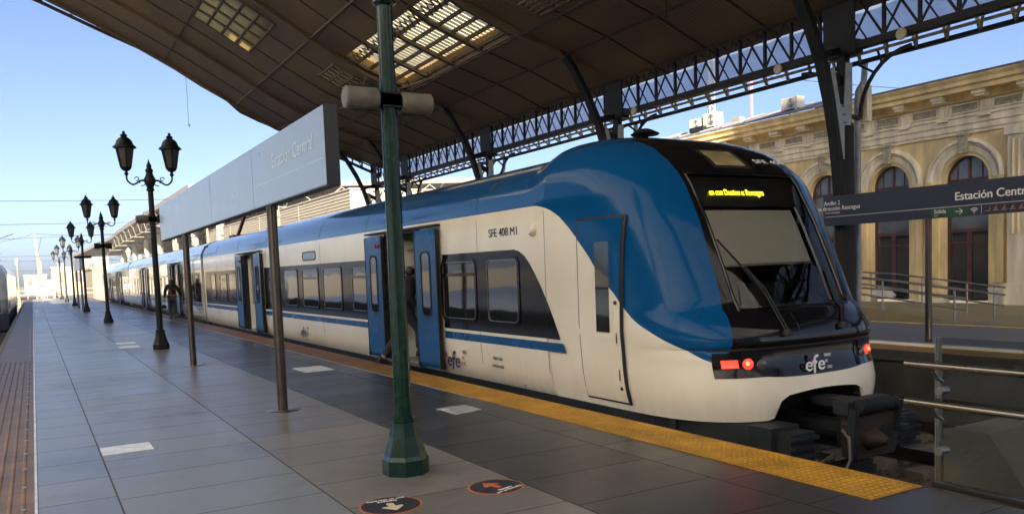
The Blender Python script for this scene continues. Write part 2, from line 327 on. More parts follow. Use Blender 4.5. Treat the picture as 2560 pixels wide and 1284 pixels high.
# ------------------------------------------------------------------ mesh builder
class MB:
    def __init__(s): s.v = []; s.f = []; s.c = [(0, 0)]
    def cut(s): s.c.append((len(s.v), len(s.f)))
    def pieces(s, name, m, parent, smooth=False):
        '''one object for each stretch between two cuts'''
        E = s.c+[(len(s.v), len(s.f))]
        for (v0, f0), (v1, f1) in zip(E, E[1:]):
            if f1 > f0:
                q = MB(); q.v = s.v[v0:v1]; q.f = [tuple(i-v0 for i in f) for f in s.f[f0:f1]]; q.build(name, m, parent, smooth)
    def quad(s, a, b, c, d):
        i = len(s.v); s.v += [Vector(a), Vector(b), Vector(c), Vector(d)]; s.f.append((i, i+1, i+2, i+3)); return s
    def poly(s, pts):
        i = len(s.v); s.v += [Vector(p) for p in pts]; s.f.append(tuple(range(i, i+len(pts)))); return s
    def box(s, a, b, M4=None):
        x0, y0, z0 = a; x1, y1, z1 = b
        P = [Vector(p) for p in ((x0, y0, z0), (x1, y0, z0), (x1, y1, z0), (x0, y1, z0), (x0, y0, z1), (x1, y0, z1), (x1, y1, z1), (x0, y1, z1))]
        if M4: P = [M4 @ p for p in P]
        i = len(s.v); s.v += P
        s.f += [tuple(i+k for k in q) for q in ((0, 3, 2, 1), (4, 5, 6, 7), (0, 1, 5, 4), (1, 2, 6, 5), (2, 3, 7, 6), (3, 0, 4, 7))]
        return s
    def ring(s, pts): i = len(s.v); s.v += [Vector(p) for p in pts]; return i
    def bridge(s, i, j, n, closed=True):
        for k in range(n if closed else n-1):
            s.f.append((i+k, i+(k+1) % n, j+(k+1) % n, j+k))
    def tube(s, pts, r, n=8, caps=True):
        pts = [Vector(p) for p in pts]; rs = r if isinstance(r, (list, tuple)) else [r]*len(pts)
        prev = None; ids = []
        up = None
        for k, p in enumerate(pts):
            t = (pts[min(k+1, len(pts)-1)]-pts[max(k-1, 0)]).normalized()
            if up is None: up = Vector((0, 0, 1)) if abs(t.z) < .9 else Vector((1, 0, 0))
            a = t.cross(up)
            if a.length < 1e-4: a = t.orthogonal()
            a.normalize(); b = a.cross(t).normalized(); up = b
            ids.append(s.ring([p+(a*math.cos(2*PI*q/n)+b*math.sin(2*PI*q/n))*rs[k] for q in range(n)]))
        for i, j in zip(ids, ids[1:]): s.bridge(i, j, n)
        if caps:
            s.f.append(tuple(ids[0]+q for q in reversed(range(n)))); s.f.append(tuple(ids[-1]+q for q in range(n)))
        return s
    def bar(s, p0, p1, wd, ht, upv=(0, 0, 1)):
        p0 = Vector(p0); p1 = Vector(p1); t = (p1-p0); ln = t.length; t.normalize()
        u = Vector(upv)
        a = t.cross(u)
        if a.length < 1e-4: a = t.orthogonal()
        a.normalize(); b = a.cross(t)
        i = s.ring([p0+a*sx*wd/2+b*sz*ht/2 for sx, sz in ((-1, -1), (1, -1), (1, 1), (-1, 1))])
        j = s.ring([p1+a*sx*wd/2+b*sz*ht/2 for sx, sz in ((-1, -1), (1, -1), (1, 1), (-1, 1))])
        s.bridge(i, j, 4); s.f.append((i+3, i+2, i+1, i)); s.f.append((j, j+1, j+2, j+3)); return s
    def lathe(s, c, prof, n=16, flute=0, phase=0):
        ids = []
        for r, z in prof:
            ids.append(s.ring([(c[0]+r*(1-flute*(q % 2))*math.cos(2*PI*(q+phase)/n), c[1]+r*(1-flute*(q % 2))*math.sin(2*PI*(q+phase)/n), c[2]+z) for q in range(n)]))
        for i, j in zip(ids, ids[1:]): s.bridge(i, j, n)
        s.f.append(tuple(ids[0]+q for q in reversed(range(n)))); s.f.append(tuple(ids[-1]+q for q in range(n)))
        return s
    def prism(s, pts, off):
        off = Vector(off); n = len(pts)
        i = s.ring(pts); j = s.ring([Vector(p)+off for p in pts]); s.bridge(i, j, n)
        s.f.append(tuple(i+k for k in reversed(range(n)))); s.f.append(tuple(j+k for k in range(n))); return s
    def strip(s, A, B):
        i = s.ring(A); j = s.ring(B); s.bridge(i, j, len(A), False); return s
    def build(s, name, m, parent=None, smooth=False, origin=None, fix=True):
        o0 = wloc(parent) if parent else Vector(origin or (0, 0, 0))
        me = D.meshes.new(name); me.from_pydata([v-o0 for v in s.v], [], s.f)
        if fix:
            bm = bmesh.new(); bm.from_mesh(me); bmesh.ops.remove_doubles(bm, verts=bm.verts, dist=1e-5)
            bmesh.ops.recalc_face_normals(bm, faces=bm.faces); bm.to_mesh(me); bm.free()
        if smooth:
            for p in me.polygons: p.use_smooth = True
            if smooth != 'all':
                bm = bmesh.new(); bm.from_mesh(me)
                for e in bm.edges:
                    if len(e.link_faces) == 2 and e.calc_face_angle(0) > math.radians(38): e.smooth = False
                bm.to_mesh(me); bm.free()
        me.materials.append(m)
        o = D.objects.new(name, me); COL.objects.link(o)
        if parent: o.parent = parent
        else: o.location = o0
        return o
def wloc(o):
    v = Vector((0, 0, 0))
    while o: v += o.location; o = o.parent
    return v
def tag(o, label, cat, group=None):
    o['label'] = label; o['category'] = cat
    if group: o['group'] = group
    return o
def struct(o, kind='structure'):
    o['kind'] = kind; return o
def thing(name, label, cat, loc=(0, 0, 0), group=None):
    o = D.objects.new(name, None); COL.objects.link(o); o.location = loc; o.empty_display_size = .2
    return tag(o, label, cat, group)
def dup(root, loc, label, group=None):
    r = root.copy(); COL.objects.link(r); r.location = loc; r['label'] = label
    if group: r['group'] = group
    def rec(a, b):
        for ch in list(a.children):
            c = ch.copy(); COL.objects.link(c); c.parent = b; rec(ch, c)
    rec(root, r); return r
def text_mesh(s, size, M4, m, parent, name='lettering', xs=1.0, bold=0.0, ext=.0008, align='LEFT', spacing=1.0, width=None):
    cu = D.curves.new('t', 'FONT'); cu.body = s; cu.size = size; cu.extrude = ext; cu.align_x = align; cu.space_character = spacing
    o = D.objects.new('t', cu); COL.objects.link(o)
    dg = bpy.context.evaluated_depsgraph_get(); dg.update()
    me = D.meshes.new_from_object(o.evaluated_get(dg)); D.objects.remove(o); D.curves.remove(cu)
    if width:
        x_ = [v.co.x for v in me.vertices]; xs = width/(max(x_)-min(x_)); me.transform(Matrix.Translation((-min(x_), 0, 0)))
    me.transform(Matrix.Diagonal((xs, 1, 1, 1)))
    if bold:
        bm = bmesh.new()
        for k, (dx, dy) in enumerate(((-1, 0), (0, .5), (1, 0), (0, -.5))):
            t_ = me.copy(); t_.transform(Matrix.Translation((dx*bold*size, dy*bold*size, .0002*k))); bm.from_mesh(t_); D.meshes.remove(t_)
        bm.to_mesh(me); bm.free()
    o0 = wloc(parent)
    me.transform(Matrix.Translation(-o0) @ M4); me.materials.clear(); me.materials.append(m); me.name = name
    r = D.objects.new(name, me); COL.objects.link(r); r.parent = parent
    return r
def frame4(p, X, Y):
    X = Vector(X).normalized(); Y = Vector(Y).normalized(); Z = X.cross(Y)
    m = Matrix((X, Y, Z)).transposed().to_4x4(); m.translation = Vector(p); return m
def side4(x, y, z): return frame4((x, y, z), (0, -1, 0), (0, 0, 1))
def lerp(a, b, t): return a+(b-a)*t
def interp(T, x, k):
    if x <= T[0][0]: return T[0][k]
    for a, b in zip(T, T[1:]):
        if x <= b[0]: return lerp(a[k], b[k], (x-a[0])/(b[0]-a[0]))
    return T[-1][k]

# ------------------------------------------------------------------ setting
ZB = -1.12
g = MB(); R_ = 1500
g.quad((-R_, -R_, ZB-.06), (R_, -R_, ZB-.06), (R_, R_, ZB-.06), (-R_, R_, ZB-.06))
struct(g.build('ground', M['earth']))
g = MB(); g.box((-6.5, -20, ZB-.05), (-.95, 115, ZB)); g.box((5.0, -20, ZB-.05), (12.3, 115, ZB))
struct(g.build('track_bed', M['ballast']))
def stones(x0, x1, y0, y1, n, s):
    b = MB()
    for _ in range(n):
        c = Vector((random.uniform(x0, x1), random.uniform(y0, y1), ZB+random.uniform(-.005, .02)))
        r = random.uniform(.5, 1)*s
        pts = [(Vector((random.gauss(0, 1), random.gauss(0, 1), random.gauss(0, 1))).normalized()*r*random.uniform(.6, 1)) for _ in range(6)]
        i = b.ring([c+Vector((r*math.cos(a)*random.uniform(.7, 1), r*math.sin(a)*random.uniform(.7, 1), 0)) for a in (0, 1.3, 2.5, 3.8, 5.1)])
        t = len(b.v); b.v.append(c+Vector((random.uniform(-.2, .2)*r, random.uniform(-.2, .2)*r, r*.8)))
        for k in range(5): b.f.append((i+k, i+(k+1) % 5, t))
    return b
struct(stones(5.3, 12.0, 1.5, 9, 5200, .035).build('gravel', M['ballast'], fix=False), 'stuff')
def track(xc, y0, y1, m_sl):
    root = D.objects.new('railway_track', None); COL.objects.link(root); root.location = (xc, y0, ZB); struct(root)
    for sx in (-.84, .84):
        r = MB(); r.box((xc+sx-.07, y0, ZB+.10), (xc+sx+.07, y1, ZB+.125)); r.box((xc+sx-.012, y0, ZB+.125), (xc+sx+.012, y1, ZB+.22)); r.box((xc+sx-.036, y0, ZB+.22), (xc+sx+.036, y1, ZB+.262))
        r.build('rail', M['rail'], root)
    b = MB(); y = y0+.2
    while y < y1: b.box((xc-1.3, y, ZB-.02), (xc+1.3, y+.25, ZB+.10)); y += .62
    b.build('sleeper', m_sl, root)
track(6.8, 3.65, 112, M['sleeper']); track(10.25, 2.6, 112, M['sleeper']); track(-2.75, 0, 112, M['concrete'])
# platform (floor sheet + edges)
g = MB(); g.box((-.86, -40, ZB-.1), (5.15, 106, -.008))
struct(g.build('platform_base', M['concrete_dark']))
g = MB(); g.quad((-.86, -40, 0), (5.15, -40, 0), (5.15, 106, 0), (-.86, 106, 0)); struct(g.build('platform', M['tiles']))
g = MB(); g.box((-.86, -40, -.14), (-.75, 106, .012)); g.box((5.06, 3.39, -.16), (5.17, 106, -.004)); struct(g.build('platform_edge', M['concrete']))
# tactile paving: domes near the camera, ribs far off
def tactile(name, x0, x1, y0, ydome, y1, m, px, py, rd, bars=False):
    b = MB(); b.quad((x0, y0, .004), (x1, y0, .004), (x1, y1, .004), (x0, y1, .004))
    b.box((x0, y0, .001), (x0+.012, y1, .008)); b.box((x1-.012, y0, .001), (x1, y1, .008))
    nx = int((x1-x0-.05)/px); ox = x0+((x1-x0)-(nx-1)*px)/2
    y = y0+py; row = 0
    while y < ydome:
        for k in range(nx):
            cx = ox+k*px
            n = 8 if y < y0+8 else 6
            ry = rd*(1.7 if bars else 1)
            i = b.ring([(cx+rd*math.cos(2*PI*q/n), y+ry*math.sin(2*PI*q/n), .004) for q in range(n)])
            j = b.ring([(cx+.6*rd*math.cos(2*PI*q/n), y+.6*ry*math.sin(2*PI*q/n), .0105) for q in range(n)])
            b.bridge(i, j, n); b.f.append(tuple(j+q for q in range(n)))
        y += py; row += 1
    for k in range(nx):
        cx = ox+k*px
        b.quad((cx-rd*.8, ydome, .0055), (cx+rd*.8, ydome, .0055), (cx+rd*.8, y1, .0055), (cx-rd*.8, y1, .0055))
    return struct(b.build(name, m, fix=False))
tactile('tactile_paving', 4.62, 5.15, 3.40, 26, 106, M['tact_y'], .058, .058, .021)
tactile('tactile_paving', -.75, -.10, 2.0, 20, 106, M['tact_b'], .085, .062, .019, True)
g = MB()
for (x, y0, y1, wd) in ((-.09, 2, 106, .022), (4.60, 9, 106, .02)): g.quad((x-wd/2, y0, .0042), (x+wd/2, y0, .0042), (x+wd/2, y1, .0042), (x-wd/2, y1, .0042))
struct(g.build('painted_line', M['sticker']))
b = MB(); y = 3.0
while y < 40: b.lathe((-.165, y, .004), [(.022, 0), (.02, .008), (.0, .0085)], 8); y += .75
struct(b.build('tactile_paving', M['steel']))
# unseen pale platform left of the track, added for window reflections and bounce light
g = MB(); g.box((-30, -38, ZB-.1), (-4.7, 58, -.01)); struct(g.build('platform_base', M['concrete_dark']))  # base of the unseen added platform
g = MB(); g.quad((-30, -38, 0), (-4.7, -38, 0), (-4.7, 58, 0), (-30, 58, 0)); struct(g.build('platform', mat('bounce_paving', (.45, .43, .40), .35, var=.15)))  # unseen added platform top, bounces light
# second platform
g = MB(); g.box((12.14, 1.2, ZB-.1), (24.2, 60, -.009)); struct(g.build('platform_base', M['concrete_dark']))
g = MB(); g.quad((12.14, 1.2, 0), (24.2, 1.2, 0), (24.2, 60, 0), (12.14, 60, 0)); struct(g.build('platform', M['plat2']))
g = MB(); g.box((12.08, 1.2, -.16), (12.17, 60, -.006)); struct(g.build('platform_edge', M['concrete_dark']))
tactile('tactile_paving', 12.19, 12.88, 1.3, 1.3, 60, M['tact_o'], .07, .07, .022)
g = MB(); g.quad((16.9, 1.3, .004), (17.14, 1.3, .004), (17.14, 60, .004), (16.9, 60, .004)); struct(g.build('painted_line', M['yellow_line']))
g = MB(); g.quad((17.4, 1.3, .004), (23.9, 1.3, .004), (23.9, 60, .004), (17.4, 60, .004)); struct(g.build('pavement', M['ochre_floor']))
# ------------------------------------------------------------------ street lamps
LX = 2.47
def lamp_base(root, x, y, m):
    b = MB(); b.lathe((x, y, 0), [(.185, 0), (.185, .12), (.168, .15), (.12, .30), (.098, .41), (.108, .42), (.108, .445), (.09, .455)], 8, phase=.5); b.build('base', m, root)
    b = MB(); b.lathe((x, y, 0), [(.072, .45), (.069, .6), (.060, 3.72)], 24, flute=.07); b.build('pole', m, root, smooth=True)
def lantern(root, x, y, z, m):
    b = MB(); n = 6
    b.lathe((x, y, z), [(.03, 0), (.045, .02), (.045, .05), (.03, .07), (.03, .09), (.085, .12), (.115, .16), (.12, .185)], 12)
    bars = []
    for q in range(n):
        a = 2*PI*(q+.5)/n
        b.bar((x+.118*math.cos(a), y+.118*math.sin(a), z+.18), (x+.195*math.cos(a), y+.195*math.sin(a), z+.60), .022, .022)
    b.lathe((x, y, z), [(.20, .595), (.248, .61), (.245, .64), (.20, .67), (.185, .70), (.16, .77), (.12, .82), (.07, .85), (.06, .87), (.085, .885), (.06, .91), (.025, .93), (.035, .95), (.03, .975), (.0, .99)], 12)
    h = b.build('lantern', m, root, smooth=True)
    b = MB(); b.lathe((x, y, z), [(.112, .18), (.188, .60)], 6, phase=.5); b.build('glass_pane', M['milky'], h)
def street_lamp(x, y, label, m, group, full=True):
    root = thing('street_lamp', label, 'street lamp', (x, y, 0), group)
    lamp_base(root, x, y, m)
    b = MB(); b.lathe((x, y, 3.62), [(.064, 0), (.09, .02), (.09, .05), (.07, .07), (.10, .16), (.125, .22), (.125, .28), (.085, .36), (.07, .42), (.085, .45), (.085, .48), (.05, .53), (.06, .57), (.02, .66), (.012, .71), (0, .72)], 16); b.build('finial', m, root, smooth=True)
    for s in (-1, 1):
        b = MB(); pts = []
        for t in range(13):
            a = t/12
            pts.append((x+s*(.09+.38*a), y, 3.86+.045*math.sin(a*PI*2)-.06*math.sin(a*PI)))
        pts += [(x+s*.475, y, 3.88), (x+s*.478, y, 3.93), (x+s*.478, y, 3.99)]
        b.tube(pts, .02, 8)
        b.tube([(x+s*(.16+.06*math.cos(a)), y, 3.80+.055*math.sin(a)) for a in [k*PI/6 for k in range(11)]], .012, 6)
        b.tube([(x+s*(.27+.045*math.cos(a)), y, 3.90+.04*math.sin(a)) for a in [k*PI/6 for k in range(11)]], .011, 6)
        b.build('arm', m, root, smooth=True)
        lantern(root, x+s*.478, y, 3.97, m)
    return root
lamp1 = street_lamp(LX, 6.05, 'tall dark green gloss lamp post nearest the camera, octagonal foot, top cut off', M['green'], None)
LG = 'double lantern lamp posts along the platform'
lamp = street_lamp(LX, 20.54, 'black double lantern lamp post just left of the long white sign, largest complete one', M['lamp_black'], LG)
for y, l in ((35.9, 'second complete double lantern lamp post, between the white sign and the distant ones'), (50.9, 'third complete double lantern lamp post, beside the small distant sign'), (65.7, 'fourth complete double lantern lamp post, behind the small distant sign'), (80.9, 'fifth complete double lantern lamp post, near the far end of the platform'), (95.8, 'smallest double lantern lamp post at the far end of the platform')):
    dup(lamp, (LX, y, 0), l)
def loudspeaker(x, y, z, s, label, m, R=.085, ln=.26, yaw=0.0):
    root = thing('loudspeaker', label, 'loudspeaker', (x, y, z), 'loudspeakers clamped to the lamp posts')
    d = Vector((s*math.cos(yaw), math.sin(yaw)*1.0, 0)); p0 = Vector((x, y, z))
    b = MB(); a = p0+d*.09; e = p0+d*(.09+ln)
    b.tube([a, a+d*.008, a+d*.02, e-d*.02, e-d*.006, e], [R*.86, R*.97, R, R, R*.98, R*.9], 28)
    c = b.build('casing', m, root, smooth=True)
    b = MB(); b.tube([e-d*.003, e+d*.003], [R*.86, R*.84], 28); b.build('grille', M['speaker'], root, smooth=True)
    b = MB(); b.box((x-.075, y-.075, z-.05), (x+.075, y+.075, z+.05)); b.bar(p0+d*.05, p0+d*.11, .05, .12)
    b.bar(p0+d*.09+Vector((0, 0, -R-.006)), p0+d*(.09+ln*.8)+Vector((0, 0, -R-.006)), .03, .006)
    b.bar(p0+d*.09+Vector((0, 0, R+.006)), p0+d*(.09+ln*.8)+Vector((0, 0, R+.006)), .03, .006)
    b.build('bracket', M['lamp_black'], root)
    b = MB(); b.tube([p0+d*.06+Vector((0, 0, .0)), p0+d*.08+Vector((0, 0, .13)), p0+d*.17+Vector((0, 0, .17)), p0+d*.2+Vector((0, 0, .09))], .006, 6); b.build('cable', M['black_rubber'], root)
loudspeaker(LX, 6.05, 2.915, -1, 'beige cylindrical loudspeaker on the left of the near green post', M['speaker'])
loudspeaker(LX, 6.05, 2.90, 1, 'beige cylindrical loudspeaker on the right of the near green post', M['speaker'])
loudspeaker(LX, 20.54, 2.99, -1, 'pale loudspeaker on the black lamp post next to the white sign', M['speaker'])
loudspeaker(LX, 20.54, 2.99, 1, 'dark loudspeaker mostly hidden behind the far end of the white sign', M['lamp_black'])
for s, w_ in ((-1, 'left'), (1, 'right')):
    loudspeaker(LX, 35.9, 3.0, s, 'small black loudspeaker on the %s of the second double lantern lamp post' % w_, M['lamp_black'], .11, .22)
    loudspeaker(LX, 50.9, 3.0, s, 'flat dark loudspeaker on the %s of the third double lantern lamp post' % w_, M['lamp_black'], .07, .34)

# ------------------------------------------------------------------ long white sign
sg = thing('station_sign', 'long pale grey platform sign on two steel posts, faint white Estación Central', 'sign', (LX, 12.8, 0))
x0, x1, ya, yb, za, zb_ = 2.41, 2.53, 7.48, 18.85, 2.425, 3.145
b = MB(); b.box((x0+.02, ya+.01, za+.01), (x1, yb, zb_-.005)); b.build('case', M['sign_frame'], sg)
sm = [ya, 10.38, 13.13, 16.70, yb]
for a, c in zip(sm, sm[1:]):
    b = MB(); b.box((x0, a+.006, za), (x0+.018, c-.006, zb_)); b.build('panel', M['sign_white'], sg)
b = MB(); b.box((x0-.001, ya-.004, za-.012), (x1+.01, ya+.008, zb_+.006)); b.box((x0-.001, ya, za-.014), (x1+.01, yb, za-.002)); b.build('trim', M['sign_frame'], sg)
text_mesh('Estación Central', .215, side4(x0-.002, 9.40, 2.80), M['letter_pale'], sg, width=1.54, bold=.008)
b = MB(); b.quad((x0-.0015, 10.2, 2.67), (x0-.0015, 7.55, 2.67), (x0-.0015, 7.55, 2.675), (x0-.0015, 10.2, 2.675)); b.build('rule', M['letter_pale'], sg)
for y in (9.79, 16.1):
    b = MB(); b.lathe((LX, y, 0), [(.058, 0), (.058, za-.01)], 24); b.build('post', M['steel_dark'], sg, smooth=True)
    b = MB(); b.lathe((LX, y, 0), [(.19, 0), (.19, .004), (.185, .007), (.06, .008)], 32); b.build('base_plate', M['steel'], sg, smooth=True)
# small distant sign
sg2 = thing('station_sign', 'small distant pale sign board on two rusty posts between far lamp posts', 'sign', (LX, 55, 0))
b = MB(); b.box((2.38, 53.0, 2.35), (2.56, 61, 3.1)); b.build('panel', M['sign_white'], sg2)
for y in (54.6, 60): 
    b = MB(); b.lathe((LX, y, 0), [(.06, 0), (.06, 2.35)], 12); b.build('post', M['steel_dark'], sg2)

# ------------------------------------------------------------------ navy sign on second platform
s2 = thing('station_sign', 'dark navy platform sign reading Estación Central on the right', 'sign', (14.87, 9.69, 0))
b = MB(); b.box((14.80, 3.5, 2.215), (14.98, 12.05, 2.83)); b.build('panel', M['sign_navy'], s2)
b = MB(); b.lathe((14.87, 9.69, 0), [(.062, -.145), (.062, 2.215)], 20); b.build('post', M['steel_dark'], s2, smooth=True)
b = MB(); b.lathe((14.87, 5.2, 0), [(.062, -.145), (.062, 2.215)], 20); b.build('post', M['steel_dark'], s2, smooth=True)
xf = 14.796
b = MB(); b.quad((xf, 12.0, 2.396), (xf, 3.6, 2.396), (xf, 3.6, 2.404), (xf, 12.0, 2.404)); b.build('rule', M['letter_white'], s2)
text_mesh('Estación Central', .21, side4(xf-.001, 9.13, 2.51), M['letter_white'], s2, xs=1.0, bold=.022)
text_mesh('Andén 2', .125, side4(xf-.001, 12.03, 2.645), M['letter_white'], s2, xs=.95, bold=.008)
text_mesh('Tren dirección Rancagua', .125, side4(xf-.001, 12.33, 2.535), M['letter_white'], s2, xs=.95, bold=.008)
text_mesh('Train to Rancagua', .05, side4(xf-.001, 12.0, 2.47), M['letter_white'], s2)
b = MB(); b.quad((xf, 9.60, 2.217), (xf, 8.86, 2.217), (xf, 8.86, 2.388), (xf, 9.60, 2.388)); b.build('exit_field', M['green_sign'], s2)
text_mesh('Salida', .105, side4(xf-.002, 9.53, 2.295), M['letter_white'], s2, bold=.01)
text_mesh('Exit', .045, side4(xf-.002, 9.53, 2.24), M['letter_white'], s2)
def flat_bar(b, x, p, q, t):  # p,q in (y,z)
    p = Vector(p); q = Vector(q); d = (q-p).normalized(); n = Vector((-d.y, d.x))*t/2
    b.quad(*[(x, v.x, v.y) for v in (p+n, q+n, q-n, p-n)])
b = MB(); flat_bar(b, xf-.002, (9.12, 2.305), (8.98, 2.305), .012); flat_bar(b, xf-.002, (9.04, 2.36), (8.975, 2.305), .012); flat_bar(b, xf-.002, (9.04, 2.25), (8.975, 2.305), .012)
for r in (.035, .065, .095):
    for k in range(8):
        a0 = PI*.25+PI*.5*k/8; a1 = PI*.25+PI*.5*(k+1)/8
        flat_bar(b, xf-.002, (8.76-r*math.cos(a0), 2.25+r*math.sin(a0)), (8.76-r*math.cos(a1), 2.25+r*math.sin(a1)), .013)
flat_bar(b, xf-.002, (8.768, 2.25), (8.752, 2.25), .016); flat_bar(b, xf-.002, (8.63, 2.235), (8.63, 2.375), .006)
b.build('symbol', M['letter_white'], s2)
b = MB()
for k in range(5):
    y = 8.52-k*.145
    b.poly([(xf-.0012, y+.062*math.cos(a), 2.305+.062*math.sin(a)) for a in [2*PI*q/16 for q in range(16)]])
b.build('prohibition_disc', M['plum'], s2)
b = MB()
for k in range(5):
    y = 8.52-k*.145
    flat_bar(b, xf-.002, (y+.05, 2.275), (y-.05, 2.275), .012)
    if k: flat_bar(b, xf-.002, (y+.02, 2.285), (y-.01, 2.335), .018); flat_bar(b, xf-.002, (y-.005, 2.345), (y-.02, 2.345), .018); flat_bar(b, xf-.002, (y+.03, 2.31), (y-.035, 2.30), .01)
    else: flat_bar(b, xf-.002, (y-.035, 2.29), (y-.04, 2.34), .012)
b.build('pictogram', M['icon'], s2)
s2.scale = (.918,)*3; s2.location = (13.65, 8.895, .131)

# ------------------------------------------------------------------ floor stickers
def rect_sticker(pts, m, label, name='floor_sticker', group='pale stickers on the platform floor'):
    c = sum((Vector((p[0], p[1], 0)) for p in pts), Vector())/len(pts)
    b = MB(); b.prism([(p[0], p[1], .0005) for p in pts], (0, 0, .0035)); return tag(b.build(name, m, origin=(c.x, c.y, 0)), label, 'floor sticker', group)
rect_sticker([(.45, 8.42), (.89, 8.42), (.89, 8.84), (.45, 8.84)], M['sticker'], 'blank white rectangular sticker on the left side of the tiled platform, nearest of them')
rect_sticker([(3.75, 13.3), (4.25, 13.3), (4.25, 14.1), (3.75, 14.1)], M['sticker'], 'pale sticker on dark tiles right of the nearest sign post')
rect_sticker([(1.75, 23.1), (2.2, 23.1), (2.2, 23.8), (1.75, 23.8)], M['sticker'], 'white sticker left of the first double lantern lamp foot, farther one')
rect_sticker([(1.7, 21.7), (2.15, 21.7), (2.15, 22.4), (1.7, 22.4)], M['sticker'], 'white sticker left of the first double lantern lamp foot, nearer one')
rect_sticker([(-.06, 54.5), (.22, 54.5), (.22, 61), (-.06, 61)], M['sticker'], 'distant white sticker at the left edge beside the brown tactile strip')
rt = thing('floor_sticker', 'worn grey sticker with a bent white arrow on dark tiles before the train', 'floor sticker', (4.09, 8.4, 0), 'pale stickers on the platform floor')
b = MB(); b.prism([(3.92, 8.1, .0005), (4.3, 8.2, .0005), (4.3, 8.62, .0005), (3.92, 8.62, .0005)], (0, 0, .003)); b.build('sheet', M['sticker_worn'], rt)
b = MB()
for p, q in (((3.95, 8.2), (3.95, 8.55)), ((3.95, 8.55), (4.03, 8.47)), ((3.95, 8.55), (3.89, 8.5)), ((3.93, 8.12), (4.2, 8.17))):
    b.bar((p[0], p[1], .004), (q[0], q[1], .004), .02, .003)
b.build('arrow', M['sticker'], rt)
def round_sticker(x, y, R, label, m_arrow, ang, lines):
    root = thing('floor_sticker', label, 'floor sticker', (x, y, 0), 'round arrow stickers on the platform floor')
    b = MB(); b.lathe((x, y, .0005), [(R, 0), (R, .0025)], 48); b.build('rim', M['orange'], root)
    b = MB(); b.lathe((x, y, .001), [(R*.94, 0), (R*.94, .0030)], 48); b.build('disc', M['sticker_navy'], root)
    ca, sa = math.cos(ang), math.sin(ang)
    def T(p): return (x+p[0]*ca-p[1]*sa, y+p[0]*sa+p[1]*ca, .0045)
    b = MB(); L_ = R*.55
    pts = [(0, L_), (-.62*L_, .25*L_), (-.60*L_, .05*L_), (-.2*L_, .1*L_), (-.22*L_, -.45*L_), (-.15*L_, -.6*L_), (.15*L_, -.6*L_), (.22*L_, -.45*L_), (.2*L_, .1*L_), (.60*L_, .05*L_), (.62*L_, .25*L_)]
    pts = [(px, py+.12*R) for px, py in pts]
    b.prism([T(p) for p in pts], (0, 0, .001)); b.build('arrow', m_arrow, root)
    for k, s in enumerate(lines):
        p = T((0, -.50*R-.19*R*k)); text_mesh(s, .2*R, frame4((p[0], p[1], .0052), (ca, sa, 0), (-sa, ca, 0)), M['letter_white'], root, bold=.015, ext=.0004, align='CENTER')
round_sticker(2.83, 5.22, .205, 'round navy floor sticker with an orange arrow, right of the green post foot', M['orange'], .32, ['Siempre', 'por tu Derecha'])
round_sticker(2.02, 5.25, .215, 'round navy floor sticker with a cream arrow at the bottom edge', M['beige'], PI-.1, ['Siempre', 'por tu Derecha'])
# ------------------------------------------------------------------ train
NT = [(0.02,1.38,5.55,1.5),(0.1,1.40,5.535,1.5),(0.2,1.43,5.53,1.5),(0.3,1.45,5.54,1.5),(0.4,1.465,5.57,1.5),(0.5,1.472,5.61,1.5),(0.6,1.48,5.64,1.5),(0.70,1.486,5.64,1.48),(0.715,1.487,5.655,1.47),(0.73,1.488,5.635,1.47),(0.76,1.49,5.625,1.45),(0.85,1.5,5.645,1.42),(0.95,1.5,5.70,1.4),(1.04,1.5,5.78,1.4),(1.08,1.5,5.84,1.37),(1.1,1.5,5.87,1.35),(1.5,1.5,6.04,1.35),(2.0,1.5,6.27,1.3),(2.4,1.495,6.5,1.25),(2.5,1.48,6.58,1.22),(2.6,1.45,6.68,1.2),(2.68,1.42,6.775,1.18),(2.75,1.385,6.88,1.15),(2.82,1.345,6.98,1.12),(2.88,1.28,7.1,1.1),(2.93,1.21,7.21,1.05),(2.98,1.11,7.35,1.0),(3.02,1.0,7.5,.9),(3.05,.88,7.65,.8),(3.08,.75,7.80,.7),(3.105,.6,7.96,.6),(3.12,.45,8.1,.45),(3.13,.28,8.22,.3)]
NE = 3.2
YB = 8.32
def npar(z): return interp(NT, z, 1), interp(NT, z, 2), interp(NT, z, 3)
def nose_y(x, z):
    w_, yf, L = npar(z); a = min(.99999, abs(x)/w_)
    return yf+L*(1-(1-a**NE)**(1/NE))
def side_x(y, z):   # half-width of the shell at (y, z)
    w_, yf, L = npar(z)
    if y >= yf+L: return w_
    t = 1-(y-yf)/L
    return w_*max(0, 1-max(0, t)**NE)**(1/NE)
FR = [0, .07, .14, .21, .28, .35, .42, .4767, .5267, .58, .63, .68, .73, .78, .82, .86, .90, .93, .955, .975, .99, .997, 1.0]
def ring_pts(z, flip=None):
    w_, yf, L = npar(z); half = []
    for f in FR:
        x = f*w_; y = yf+L*(1-(1-f**NE)**(1/NE)) if f < 1 else yf+L
        half.append((x, min(y, YB)))
    k = 6; yl = half[-1][1]
    side = [(w_, lerp(yl, YB, (q+1)/k)) for q in range(k)]
    R = half+side
    return [(-x, y, z) for x, y in reversed(R)]+[(x, y, z) for x, y in R[1:]]
def zlist():
    base = [t[0] for t in NT]; out = []
    for a, c in zip(base, base[1:]):
        n = max(1, int((c-a)/.08)); out += [lerp(a, c, q/n) for q in range(n)]
    return out+[base[-1]]
def opening_z(x):   # top of the coupler opening in the front skirt
    a = abs(x)
    if a > .66: return 0
    if a < .48: return .285-.03*(a/.48)**2
    t = (a-.48)/.18
    return .255*math.sqrt(max(0, 1-t*t))
